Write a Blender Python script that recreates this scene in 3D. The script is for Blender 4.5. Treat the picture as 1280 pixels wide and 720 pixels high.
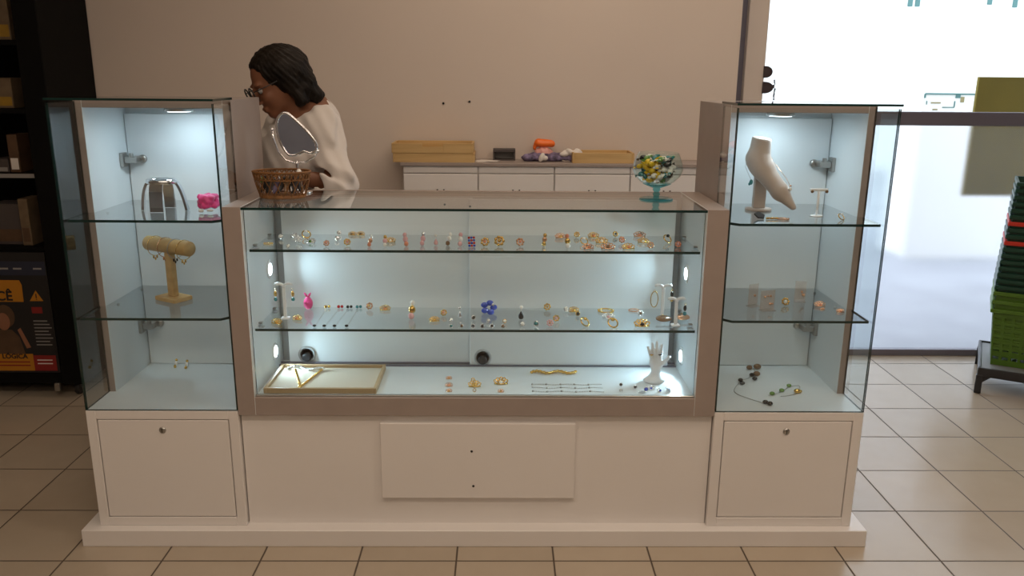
import bpy, bmesh, math, random
import numpy as np
from mathutils import Vector, Matrix, Euler
for o in list(bpy.data.objects):
    bpy.data.objects.remove(o, do_unlink=True)
SC = bpy.context.scene
COL = SC.collection
PI = math.pi
# ------------------------------------------------------------------ camera
cam = bpy.data.cameras.new('camera'); camo = bpy.data.objects.new('camera', cam); COL.objects.link(camo)
cam.sensor_fit = 'HORIZONTAL'; cam.sensor_width = 36.0
cam.lens = 36.0 * 1023.71 / 1280.0
cam.clip_start = 0.02; cam.clip_end = 200
_yaw, _pitch, _roll = 0.0138, 0.2551, 0.0082
camo.matrix_world = (Matrix.Translation((0, 0, 1.4969)) @ Matrix.Rotation(-_yaw, 4, 'Z')
                     @ Matrix.Rotation(PI/2 - _pitch, 4, 'X') @ Matrix.Rotation(_roll, 4, 'Z'))
SC.camera = camo
# ------------------------------------------------------------------ light and exposure
SC.view_settings.view_transform = 'Standard'
SC.view_settings.look = 'None'
SC.view_settings.gamma = 1.0
SC.view_settings.use_curve_mapping = False
SC.view_settings.exposure = 0.0
world = bpy.data.worlds.new('sky'); SC.world = world; world.use_nodes = True
_bg = world.node_tree.nodes['Background']
_bg.inputs['Color'].default_value = (0.86, 0.93, 1.0, 1); _bg.inputs['Strength'].default_value = 2.6
def area(name, loc, rot, sx, sy, power, color, spread=PI):
    l = bpy.data.lights.new(name, 'AREA'); l.shape = 'RECTANGLE'; l.size = sx; l.size_y = sy
    l.energy = power; l.color = color; l.spread = spread
    o = bpy.data.objects.new(name, l); COL.objects.link(o); o.location = loc; o.rotation_euler = rot
    return o
WARM = (1.0, 0.80, 0.62)
area('ceiling_lamp', (-0.6, 0.6, 2.97), (0, 0, 0), 2.4, 0.5, 31.5, WARM)
area('ceiling_lamp', (1.6, 1.4, 2.97), (0, 0, 0), 1.6, 0.5, 20, WARM)
area('ceiling_lamp', (0.2, -1.6, 2.97), (0, 0, 0), 2.4, 0.5, 28, WARM)
area('ceiling_lamp', (0.4, 3.3, 2.97), (0, 0, 0), 1.8, 0.4, 12, WARM)
_pt = area('door_portal', (2.45, 4.27, 1.3), (-PI/2, 0, 0), 2.2, 2.6, 10, (1, 1, 1))
_pt.data.cycles.is_portal = True
def small_light(name, loc, power, color=(0.64, 0.88, 1.0), size=0.05, rot=(0, 0, 0), spread=PI):
    l = bpy.data.lights.new(name, 'AREA'); l.shape = 'DISK'; l.size = size; l.energy = power; l.color = color; l.spread = spread
    o = bpy.data.objects.new(name, l); COL.objects.link(o); o.location = loc; o.rotation_euler = rot.to_euler() if isinstance(rot, Matrix) else rot
    return o
# ------------------------------------------------------------------ materials
def mat(name, col, rough=0.5, metal=0.0, bump=0.0, bscale=60.0, var=0.0, vscale=8.0, spec=0.5, trans=0.0, emis=None, estr=0.0, coat=0.0, sheen=0.0):
    m = bpy.data.materials.new(name); m.use_nodes = True
    nt = m.node_tree; p = nt.nodes['Principled BSDF']
    p.inputs['Base Color'].default_value = (*col, 1); p.inputs['Roughness'].default_value = rough
    p.inputs['Metallic'].default_value = metal; p.inputs['Specular IOR Level'].default_value = spec
    p.inputs['Transmission Weight'].default_value = trans; p.inputs['Coat Weight'].default_value = coat
    p.inputs['Sheen Weight'].default_value = sheen
    if emis:
        p.inputs['Emission Color'].default_value = (*emis, 1); p.inputs['Emission Strength'].default_value = estr
    if bump or var:
        tc = nt.nodes.new('ShaderNodeTexCoord')
    if var:
        n = nt.nodes.new('ShaderNodeTexNoise'); n.inputs['Scale'].default_value = vscale; n.inputs['Detail'].default_value = 5
        nt.links.new(tc.outputs['Object'], n.inputs['Vector'])
        r = nt.nodes.new('ShaderNodeValToRGB'); r.color_ramp.elements[0].position = .3; r.color_ramp.elements[1].position = .7
        r.color_ramp.elements[0].color = (*[max(0, c*(1-var)) for c in col], 1)
        r.color_ramp.elements[1].color = (*[min(1, c*(1+var)) for c in col], 1)
        nt.links.new(n.outputs['Fac'], r.inputs['Fac']); nt.links.new(r.outputs['Color'], p.inputs['Base Color'])
    if bump:
        n2 = nt.nodes.new('ShaderNodeTexNoise'); n2.inputs['Scale'].default_value = bscale; n2.inputs['Detail'].default_value = 4
        nt.links.new(tc.outputs['Object'], n2.inputs['Vector'])
        b = nt.nodes.new('ShaderNodeBump'); b.inputs['Strength'].default_value = bump; b.inputs['Distance'].default_value = 0.002
        nt.links.new(n2.outputs['Fac'], b.inputs['Height']); nt.links.new(b.outputs['Normal'], p.inputs['Normal'])
    return m
def glass_mat(name, tint, ior=1.45, refl=1.0):
    m = bpy.data.materials.new(name); m.use_nodes = True; nt = m.node_tree; nt.nodes.clear()
    out = nt.nodes.new('ShaderNodeOutputMaterial'); mix = nt.nodes.new('ShaderNodeMixShader')
    t = nt.nodes.new('ShaderNodeBsdfTransparent'); t.inputs['Color'].default_value = (*tint, 1)
    g = nt.nodes.new('ShaderNodeBsdfGlossy'); g.inputs['Roughness'].default_value = 0.0
    f = nt.nodes.new('ShaderNodeFresnel'); f.inputs['IOR'].default_value = ior
    mu = nt.nodes.new('ShaderNodeMath'); mu.operation = 'MULTIPLY'; mu.inputs[1].default_value = refl
    gm = nt.nodes.new('ShaderNodeNewGeometry'); fr = nt.nodes.new('ShaderNodeMath'); fr.operation = 'SUBTRACT'; fr.inputs[0].default_value = 1.0
    nt.links.new(gm.outputs['Backfacing'], fr.inputs[1])
    m2 = nt.nodes.new('ShaderNodeMath'); m2.operation = 'MULTIPLY'
    nt.links.new(f.outputs[0], m2.inputs[0]); nt.links.new(fr.outputs[0], m2.inputs[1])
    nt.links.new(m2.outputs[0], mu.inputs[0]); nt.links.new(mu.outputs[0], mix.inputs[0])
    nt.links.new(t.outputs[0], mix.inputs[1]); nt.links.new(g.outputs[0], mix.inputs[2])
    nt.links.new(mix.outputs[0], out.inputs['Surface'])
    return m
def wood_mat(name, c1, c2, rough=0.5, scale=(3, 40, 40)):
    m = bpy.data.materials.new(name); m.use_nodes = True; nt = m.node_tree; p = nt.nodes['Principled BSDF']
    p.inputs['Roughness'].default_value = rough
    tc = nt.nodes.new('ShaderNodeTexCoord'); mp = nt.nodes.new('ShaderNodeMapping'); mp.inputs['Scale'].default_value = scale
    n = nt.nodes.new('ShaderNodeTexNoise'); n.inputs['Scale'].default_value = 1.0; n.inputs['Detail'].default_value = 6
    r = nt.nodes.new('ShaderNodeValToRGB'); r.color_ramp.elements[0].position = .35; r.color_ramp.elements[1].position = .68
    r.color_ramp.elements[0].color = (*c1, 1); r.color_ramp.elements[1].color = (*c2, 1)
    nt.links.new(tc.outputs['Object'], mp.inputs['Vector']); nt.links.new(mp.outputs['Vector'], n.inputs['Vector'])
    nt.links.new(n.outputs['Fac'], r.inputs['Fac']); nt.links.new(r.outputs['Color'], p.inputs['Base Color'])
    return m
def tile_mat():
    m = bpy.data.materials.new('floor_tiles'); m.use_nodes = True; nt = m.node_tree; p = nt.nodes['Principled BSDF']
    N = nt.nodes.new; L = nt.links.new
    geo = N('ShaderNodeNewGeometry'); sep = N('ShaderNodeSeparateXYZ'); L(geo.outputs['Position'], sep.inputs[0])
    T = 0.31
    masks = []; ids = []
    for ax, off in (('X', -0.7582), ('Y', 2.3002)):
        s = N('ShaderNodeMath'); s.operation = 'SUBTRACT'; L(sep.outputs[ax], s.inputs[0]); s.inputs[1].default_value = off - 31.0
        d = N('ShaderNodeMath'); d.operation = 'DIVIDE'; L(s.outputs[0], d.inputs[0]); d.inputs[1].default_value = T
        fr = N('ShaderNodeMath'); fr.operation = 'FRACT'; L(d.outputs[0], fr.inputs[0])
        fl = N('ShaderNodeMath'); fl.operation = 'FLOOR'; L(d.outputs[0], fl.inputs[0]); ids.append(fl)
        a = N('ShaderNodeMath'); a.operation = 'SUBTRACT'; L(fr.outputs[0], a.inputs[0]); a.inputs[1].default_value = 0.5
        b = N('ShaderNodeMath'); b.operation = 'ABSOLUTE'; L(a.outputs[0], b.inputs[0])
        mr = N('ShaderNodeMapRange'); mr.inputs['From Min'].default_value = 0.4865; mr.inputs['From Max'].default_value = 0.4945
        L(b.outputs[0], mr.inputs['Value']); masks.append(mr)
    mx = N('ShaderNodeMath'); mx.operation = 'MAXIMUM'; L(masks[0].outputs[0], mx.inputs[0]); L(masks[1].outputs[0], mx.inputs[1])
    cmb = N('ShaderNodeCombineXYZ'); L(ids[0].outputs[0], cmb.inputs[0]); L(ids[1].outputs[0], cmb.inputs[1])
    wn = N('ShaderNodeTexWhiteNoise'); L(cmb.outputs[0], wn.inputs['Vector'])
    nz = N('ShaderNodeTexNoise'); nz.inputs['Scale'].default_value = 9; nz.inputs['Detail'].default_value = 6; L(geo.outputs['Position'], nz.inputs['Vector'])
    ad = N('ShaderNodeMath'); ad.operation = 'ADD'; L(wn.outputs['Value'], ad.inputs[0]); L(nz.outputs['Fac'], ad.inputs[1])
    rp = N('ShaderNodeValToRGB'); rp.color_ramp.elements[0].position = 0.2; rp.color_ramp.elements[1].position = 1.0
    rp.color_ramp.elements[0].color = (0.44, 0.37, 0.285, 1); rp.color_ramp.elements[1].color = (0.52, 0.44, 0.345, 1)
    hv = N('ShaderNodeMath'); hv.operation = 'MULTIPLY'; hv.inputs[1].default_value = .5; L(ad.outputs[0], hv.inputs[0]); L(hv.outputs[0], rp.inputs['Fac'])
    mc = N('ShaderNodeMixRGB'); L(mx.outputs[0], mc.inputs['Fac']); L(rp.outputs['Color'], mc.inputs['Color1']); mc.inputs['Color2'].default_value = (0.10, 0.075, 0.055, 1)
    L(mc.outputs['Color'], p.inputs['Base Color'])
    rr = N('ShaderNodeMapRange'); rr.inputs['To Min'].default_value = 0.22; rr.inputs['To Max'].default_value = 0.8; L(mx.outputs[0], rr.inputs['Value'])
    L(rr.outputs[0], p.inputs['Roughness'])
    bp = N('ShaderNodeBump'); bp.inputs['Distance'].default_value = 0.002; bp.inputs['Strength'].default_value = 0.5; bp.invert = True
    L(mx.outputs[0], bp.inputs['Height']); L(bp.outputs['Normal'], p.inputs['Normal'])
    return m
def frosted_mat():
    m = bpy.data.materials.new('frosted_film'); m.use_nodes = True; nt = m.node_tree; nt.nodes.clear()
    out = nt.nodes.new('ShaderNodeOutputMaterial'); mix = nt.nodes.new('ShaderNodeMixShader'); mix.inputs[0].default_value = 0.03
    r = nt.nodes.new('ShaderNodeBsdfRefraction'); r.inputs['Roughness'].default_value = 0.17; r.inputs['IOR'].default_value = 1.25
    r.inputs['Color'].default_value = (.93, .95, .98, 1)
    t = nt.nodes.new('ShaderNodeBsdfTranslucent'); t.inputs['Color'].default_value = (.85, .9, .97, 1)
    nt.links.new(r.outputs[0], mix.inputs[1]); nt.links.new(t.outputs[0], mix.inputs[2]); nt.links.new(mix.outputs[0], out.inputs['Surface'])
    return m
M = {
 'wall': mat('wall_paint', (0.72, 0.63, 0.56), 0.8, bump=.12, bscale=90, var=.03, vscale=1.2),
 'jamb': mat('jamb_paint', (0.74, 0.65, 0.58), 0.7, bump=.05),
 'ceiling': mat('ceiling_paint', (0.75, 0.72, 0.68), 0.9),
 'dimwall': mat('store_wall', (0.42, 0.38, 0.36), 0.8, var=.05),
 'tiles': tile_mat(),
 'white': mat('white_laminate', (0.80, 0.77, 0.75), 0.38, bump=.02, var=.015, vscale=3),
 'liner': mat('white_liner', (0.74, 0.79, 0.81), 0.35),
 'taupe': mat('taupe_laminate', (0.345, 0.285, 0.255), 0.42, bump=.03, var=.04, vscale=14),
 'dark': mat('dark_gap', (0.02, 0.018, 0.017), 0.7),
 'glass': glass_mat('showcase_glass', (0.955, 0.980, 0.985), 1.42, 1.75),
 'edge': mat('glass_edge', (0.006, 0.030, 0.026), 0.12, spec=.6),
 'chrome': mat('chrome', (0.82, 0.82, 0.84), 0.08, 1.0),
 'steel': mat('brushed_steel', (0.45, 0.44, 0.42), 0.32, 1.0),
 'mirror': mat('mirror_glass', (0.62, 0.72, 0.92), 0.02, 1.0),
 'black': mat('black_laminate', (0.004, 0.004, 0.004), 0.65, spec=.12),
 'blackplastic': mat('black_plastic', (0.02, 0.02, 0.022), 0.35),
 'gold': mat('gold', (0.80, 0.52, 0.16), 0.18, 1.0),
 'gold2': mat('rose_gold', (0.80, 0.47, 0.30), 0.2, 1.0),
 'silver': mat('silver', (0.85, 0.86, 0.88), 0.12, 1.0),
 'pearl': mat('pearl', (0.9, 0.88, 0.84), 0.15, coat=.6),
 'pinkstone': mat('pink_stone', (0.80, 0.45, 0.45), 0.15, coat=.5),
 'coral': mat('coral_stone', (0.75, 0.28, 0.16), 0.2, coat=.5),
 'redstone': mat('red_stone', (0.55, 0.03, 0.03), 0.12, coat=.6),
 'blackstone': mat('black_stone', (0.015, 0.012, 0.012), 0.12, coat=.5),
 'bluestone': mat('blue_stone', (0.05, 0.10, 0.55), 0.12, coat=.6),
 'teal': mat('teal_stone', (0.03, 0.22, 0.24), 0.15, coat=.5),
 'brownstone': mat('brown_stone', (0.20, 0.11, 0.05), 0.25, coat=.4),
 'green': mat('green_stone', (0.14, 0.30, 0.06), 0.2, coat=.5),
 'pinkplastic': mat('hot_pink', (0.85, 0.06, 0.28), 0.4, sheen=.3),
 'whiteplastic': mat('white_acrylic', (0.88, 0.89, 0.9), 0.25),
 'cream': mat('cream_velvet', (0.50, 0.41, 0.35), 0.9, bump=.2, bscale=300, sheen=.5),
 'pine': wood_mat('pine_wood', (0.52, 0.33, 0.13), (0.66, 0.45, 0.20), .5),
 'traywood': wood_mat('tray_wood', (0.42, 0.29, 0.15), (0.53, 0.38, 0.21), .5),
 'traylining': mat('tray_lining', (0.60, 0.53, 0.42), 0.9, bump=.15, bscale=200),
 'wicker': mat('wicker', (0.20, 0.082, 0.018), 0.55, bump=.3, bscale=120, var=.25, vscale=40),
 'teallglass': glass_mat('teal_glass', (0.45, 0.80, 0.86), 1.5),
 'bowlglass': glass_mat('goblet_glass', (0.93, 0.985, 0.985), 1.5),
 'clear': mat('clear_acrylic', (0.80, 0.74, 0.70), 0.3),
 'skin': mat('skin', (0.215, 0.088, 0.045), 0.5, var=.06, vscale=30, spec=.4),
 'hair': mat('dark_brown_hair', (0.010, 0.007, 0.005), 0.5, bump=.6, bscale=160, var=.6, vscale=14, spec=.15),
 'blouse': mat('white_cotton', (0.68, 0.63, 0.59), 0.85, bump=.15, bscale=220, sheen=.2),
 'trousers': mat('dark_trousers', (0.03, 0.03, 0.04), 0.8),
 'lip': mat('lip', (0.34, 0.10, 0.08), 0.4),
 'rail': mat('dark_aluminium', (0.19, 0.18, 0.225), 0.35, 0.2),
 'doorglass': glass_mat('door_glass', (0.97, 0.99, 0.99), 1.2, .6),
 'frost': frosted_mat(),
 'concrete': mat('brightened_concrete', (0.46, 0.47, 0.49), 0.9, var=.06, vscale=1),
 'pavement': mat('pavement', (0.39, 0.40, 0.435), 0.9, var=.1, vscale=2),
 'olive': mat('olive_canvas', (0.20, 0.15, 0.022), 0.8, var=.12, vscale=3),
 'ltgreen': mat('light_green_plastic', (0.075, 0.17, 0.012), 0.4),
 'dkgreen': mat('dark_green_plastic', (0.004, 0.045, 0.027), 0.35),
 'red': mat('red_plastic', (0.55, 0.03, 0.015), 0.4),
 'bulb': mat('lamp_diffuser', (1, 1, 1), 0.3, emis=(0.85, 0.95, 1.0), estr=9.0),
 'papr': mat('white_paper', (0.78, 0.74, 0.70), 0.8),
 'purple': mat('purple_print_cloth', (0.16, 0.13, 0.22), 0.85, var=.75, vscale=45),
 'orange': mat('orange_plastic', (0.95, 0.18, 0.015), 0.35),
 'pinkclear': mat('pink_pouch', (0.75, 0.38, 0.34), 0.4),
 'greybox': mat('dark_grey_card', (0.075, 0.062, 0.06), 0.6),
 'orangeprint': mat('orange_print', (0.50, 0.20, 0.008), 0.6),
 'redprint': mat('red_print', (0.26, 0.015, 0.012), 0.6),
 'blackprint': mat('black_print', (0.012, 0.011, 0.012), 0.6),
 'blueprint': mat('navy_print', (0.02, 0.025, 0.05), 0.6),
 'greyprint': mat('grey_print', (0.30, 0.29, 0.28), 0.6),
 'skinprint': mat('skin_print', (0.30, 0.13, 0.07), 0.6),
 'yellowpack': mat('yellow_carton', (0.36, 0.21, 0.02), 0.5, var=.2, vscale=20),
 'tanpack': mat('tan_carton', (0.17, 0.12, 0.07), 0.5, var=.2, vscale=20),
 'brownpack': mat('brown_carton', (0.10, 0.055, 0.028), 0.5, var=.2, vscale=20),
 'yellow': mat('yellow_wrapper', (0.80, 0.52, 0.02), 0.25, coat=.3),
 'signwhite': mat('sign_white', (0.9, 0.9, 0.88), 0.7),
 'signteal': mat('sign_teal', (0.10, 0.22, 0.22), 0.7),
 'signolive': mat('sign_ochre', (0.30, 0.25, 0.12), 0.7),
 'gapgrey': mat('lock_and_shade_grey', (0.40, 0.42, 0.43), 0.6),  # lock plates, and the painted shade in the sliding door gap
 'greyplastic': mat('grey_plastic', (0.22, 0.23, 0.24), 0.4),
 'tag': mat('dark_brown_tag', (0.05, 0.035, 0.04), 0.5),
}
M['clear'].node_tree.nodes['Principled BSDF'].inputs['Alpha'].default_value = 0.22
# ------------------------------------------------------------------ mesh building
class MB:
    def __init__(s): s.v = []; s.f = []; s.m = []; s.sm = []
    def add(s, vs, fs, m=0, smooth=False):
        b = len(s.v); s.v += [tuple(map(float, p)) for p in vs]
        for i, f in enumerate(fs):
            s.f.append([b + k for k in f]); s.m.append(m[i] if isinstance(m, (list, tuple)) else m); s.sm.append(smooth)
        return s
    def box(s, x0, x1, y0, y1, z0, z1, m=0, c=0.0, rot=None, at=None):
        # chamfered box (c = chamfer width); m = material index, or dict by face '-x','+x','-y','+y','-z','+z'
        lo = (x0, y0, z0); hi = (x1, y1, z1); vs = []; idx = {}
        for sx in (0, 1):
            for sy in (0, 1):
                for sz in (0, 1):
                    sg = (sx, sy, sz)
                    for a in range(3):
                        p = [0, 0, 0]
                        for k in range(3):
                            e = hi[k] if sg[k] else lo[k]
                            p[k] = e if k == a else e + (-c if sg[k] else c)
                        idx[(sg, a)] = len(vs); vs.append(p)
        def mm(k): return m.get(k, m.get('*', 0)) if isinstance(m, dict) else m
        fs = []; ms = []
        def out(f, mi):
            pts = [Vector(vs[i]) for i in f]; n = (pts[1]-pts[0]).cross(pts[2]-pts[0])
            ctr = sum(pts, Vector())/len(pts) - Vector([(lo[k]+hi[k])/2 for k in range(3)])
            fs.append(f if n.dot(ctr) >= 0 else f[::-1]); ms.append(mi)
        for a in range(3):
            b, d = [k for k in range(3) if k != a]
            for sa in (0, 1):
                q = []
                for (sb, sd) in ((0, 0), (1, 0), (1, 1), (0, 1)):
                    sg = [0, 0, 0]; sg[a] = sa; sg[b] = sb; sg[d] = sd; q.append(idx[(tuple(sg), a)])
                out(q, mm(('+' if sa else '-') + 'xyz'[a]))
        if c > 0:
            for a in range(3):
                b, d = [k for k in range(3) if k != a]
                for sb in (0, 1):
                    for sd in (0, 1):
                        def sg(sa):
                            t = [0, 0, 0]; t[a] = sa; t[b] = sb; t[d] = sd; return tuple(t)
                        out([idx[(sg(0), b)], idx[(sg(1), b)], idx[(sg(1), d)], idx[(sg(0), d)]], mm(('+' if sb else '-')+'xyz'[b]))
            for sx in (0, 1):
                for sy in (0, 1):
                    for sz in (0, 1):
                        out([idx[((sx, sy, sz), k)] for k in range(3)], mm(('+' if sz else '-')+'z'))
        else:
            # merge the three coincident copies
            pass
        if rot is not None:
            R = Matrix.Rotation(rot[1], 3, rot[0]) if isinstance(rot, tuple) else rot
            vs = [R @ Vector(p) for p in vs]
        if at is not None: vs = [Vector(p) + Vector(at) for p in vs]
        return s.add(vs, fs, ms)
    def tube(s, pts, r, n=8, m=0, closed=False, caps=True, flat=1.0):
        pts = [Vector(p) for p in pts]; N = len(pts)
        rs = r if isinstance(r, (list, tuple)) else [r]*N
        vs = []; up = None
        for i, p in enumerate(pts):
            if closed: t = pts[(i+1) % N] - pts[i-1]
            else: t = pts[min(i+1, N-1)] - pts[max(i-1, 0)]
            t = t.normalized() if t.length > 1e-9 else Vector((0, 0, 1))
            if up is None:
                up = Vector((0, 0, 1)) if abs(t.z) < .9 else Vector((0, 1, 0))
            a = up - t*up.dot(t)
            if a.length < 1e-6: a = Vector((1, 0, 0)) - t*t.x
            a.normalize(); b = t.cross(a); up = a
            for k in range(n):
                w = 2*PI*k/n
                vs.append(p + a*math.cos(w)*rs[i]*flat + b*math.sin(w)*rs[i])
        fs = []
        for i in range(N if closed else N-1):
            j = (i+1) % N
            for k in range(n):
                k2 = (k+1) % n; fs.append([i*n+k, i*n+k2, j*n+k2, j*n+k])
        if caps and not closed:
            fs.append(list(range(n))[::-1]); fs.append([(N-1)*n+k for k in range(n)])
        return s.add(vs, fs, m, True)
    def lathe(s, prof, n=32, m=0, at=(0, 0, 0), sx=1, sy=1, rot=None, smooth=True):
        vs = []; P = len(prof)
        for (r, z) in prof:
            for k in range(n):
                w = 2*PI*k/n; vs.append(Vector((r*math.cos(w)*sx, r*math.sin(w)*sy, z)))
        if rot is not None: vs = [rot @ v for v in vs]
        vs = [v + Vector(at) for v in vs]
        fs = [[i*n+k, i*n+(k+1) % n, (i+1)*n+(k+1) % n, (i+1)*n+k] for i in range(P-1) for k in range(n)]
        if prof[0][0] > 1e-6: fs.append(list(range(n))[::-1])
        if prof[-1][0] > 1e-6: fs.append([(P-1)*n+k for k in range(n)])
        return s.add(vs, fs, m, smooth)
    def ball(s, c, r, n=12, m=0, rot=None):
        rx, ry, rz = r if isinstance(r, (list, tuple)) else (r, r, r)
        k = max(6, n//2); vs = []; fs = []
        for i in range(k+1):
            th = PI*i/k
            for j in range(n):
                w = 2*PI*j/n; v = Vector((rx*math.sin(th)*math.cos(w), ry*math.sin(th)*math.sin(w), -rz*math.cos(th)))
                if rot is not None: v = rot @ v
                vs.append(v + Vector(c))
        for i in range(k):
            for j in range(n): fs.append([i*n+j, i*n+(j+1) % n, (i+1)*n+(j+1) % n, (i+1)*n+j])
        return s.add(vs, fs, m, True)
    def prism(s, poly, a, b, axis='z', m=0, mcap=None):
        # poly in the two other axes' order; extruded from a to b
        def mk(u, v, w): return {'z': (u, v, w), 'y': (u, w, v), 'x': (w, u, v)}[axis]
        n = len(poly); vs = [mk(u, v, a) for u, v in poly] + [mk(u, v, b) for u, v in poly]
        fs = [[i, (i+1) % n, n+(i+1) % n, n+i] for i in range(n)]; ms = list(m) if isinstance(m, (list, tuple)) else [m]*n
        fs += [list(range(n))[::-1], [n+i for i in range(n)]]; ms += [(ms[0] if mcap is None else mcap)]*2
        area2 = sum(poly[i][0]*poly[(i+1) % n][1] - poly[(i+1) % n][0]*poly[i][1] for i in range(n))
        flip = (area2 < 0) ^ (b < a) ^ (axis == 'y')
        if flip: fs = [f[::-1] for f in fs]
        return s.add(vs, fs, ms)
    def torus(s, c, R, r, n=24, k=8, m=0, rot=None, sy=1.0):
        pts = []
        for i in range(n):
            w = 2*PI*i/n; v = Vector((R*math.cos(w), R*math.sin(w)*sy, 0))
            if rot is not None: v = rot @ v
            pts.append(v + Vector(c))
        return s.tube(pts, r, k, m, closed=True)
    def build(s, name, mats, parent=None, local=False):
        me = bpy.data.meshes.new(name)
        off = Vector((0, 0, 0))
        if parent is not None and not local:
            q = parent
            while q is not None: off += q.location; q = q.parent
        me.from_pydata([tuple(Vector(p) - off) for p in s.v], [], s.f)
        if not isinstance(mats, (list, tuple)): mats = [mats]
        for m in mats: me.materials.append(M[m] if isinstance(m, str) else m)
        me.polygons.foreach_set('material_index', s.m); me.polygons.foreach_set('use_smooth', s.sm)
        bm = bmesh.new(); bm.from_mesh(me); bmesh.ops.remove_doubles(bm, verts=bm.verts, dist=1e-6)
        bmesh.ops.dissolve_degenerate(bm, edges=bm.edges, dist=1e-7)
        bm.to_mesh(me); bm.free(); me.update()
        o = bpy.data.objects.new(name, me); COL.objects.link(o)
        if parent is not None: o.parent = parent
        return o
def tag(o, label=None, cat=None, group=None, kind=None):
    if label: o['label'] = label
    if cat: o['category'] = cat
    if group: o['group'] = group
    if kind: o['kind'] = kind
    return o
def thing(name, label, cat, loc=(0, 0, 0), group=None):
    o = bpy.data.objects.new(name, None); COL.objects.link(o); o.location = loc; o.empty_display_size = .05
    return tag(o, label, cat, group)
def struct(name, mb, mats, parent=None):
    o = mb.build(name, mats, parent)
    if parent is None: o['kind'] = 'structure'
    return o
def copy_tree(o, parent=None):
    c = o.copy(); COL.objects.link(c)
    if parent is not None: c.parent = parent
    for ch in list(o.children): copy_tree(ch, c)
    return c
def mb_box(*a, **k): return MB().box(*a, **k)
def RX(a): return Matrix.Rotation(a, 3, 'X')
def RY(a): return Matrix.Rotation(a, 3, 'Y')
def RZ(a): return Matrix.Rotation(a, 3, 'Z')
def arc(c, r, a0, a1, n, plane='xz'):
    out = []
    for i in range(n+1):
        w = a0 + (a1-a0)*i/n; u, v = r*math.cos(w), r*math.sin(w)
        out.append({'xz': (c[0]+u, c[1], c[2]+v), 'xy': (c[0]+u, c[1]+v, c[2]), 'yz': (c[0], c[1]+u, c[2]+v)}[plane])
    return out
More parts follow.
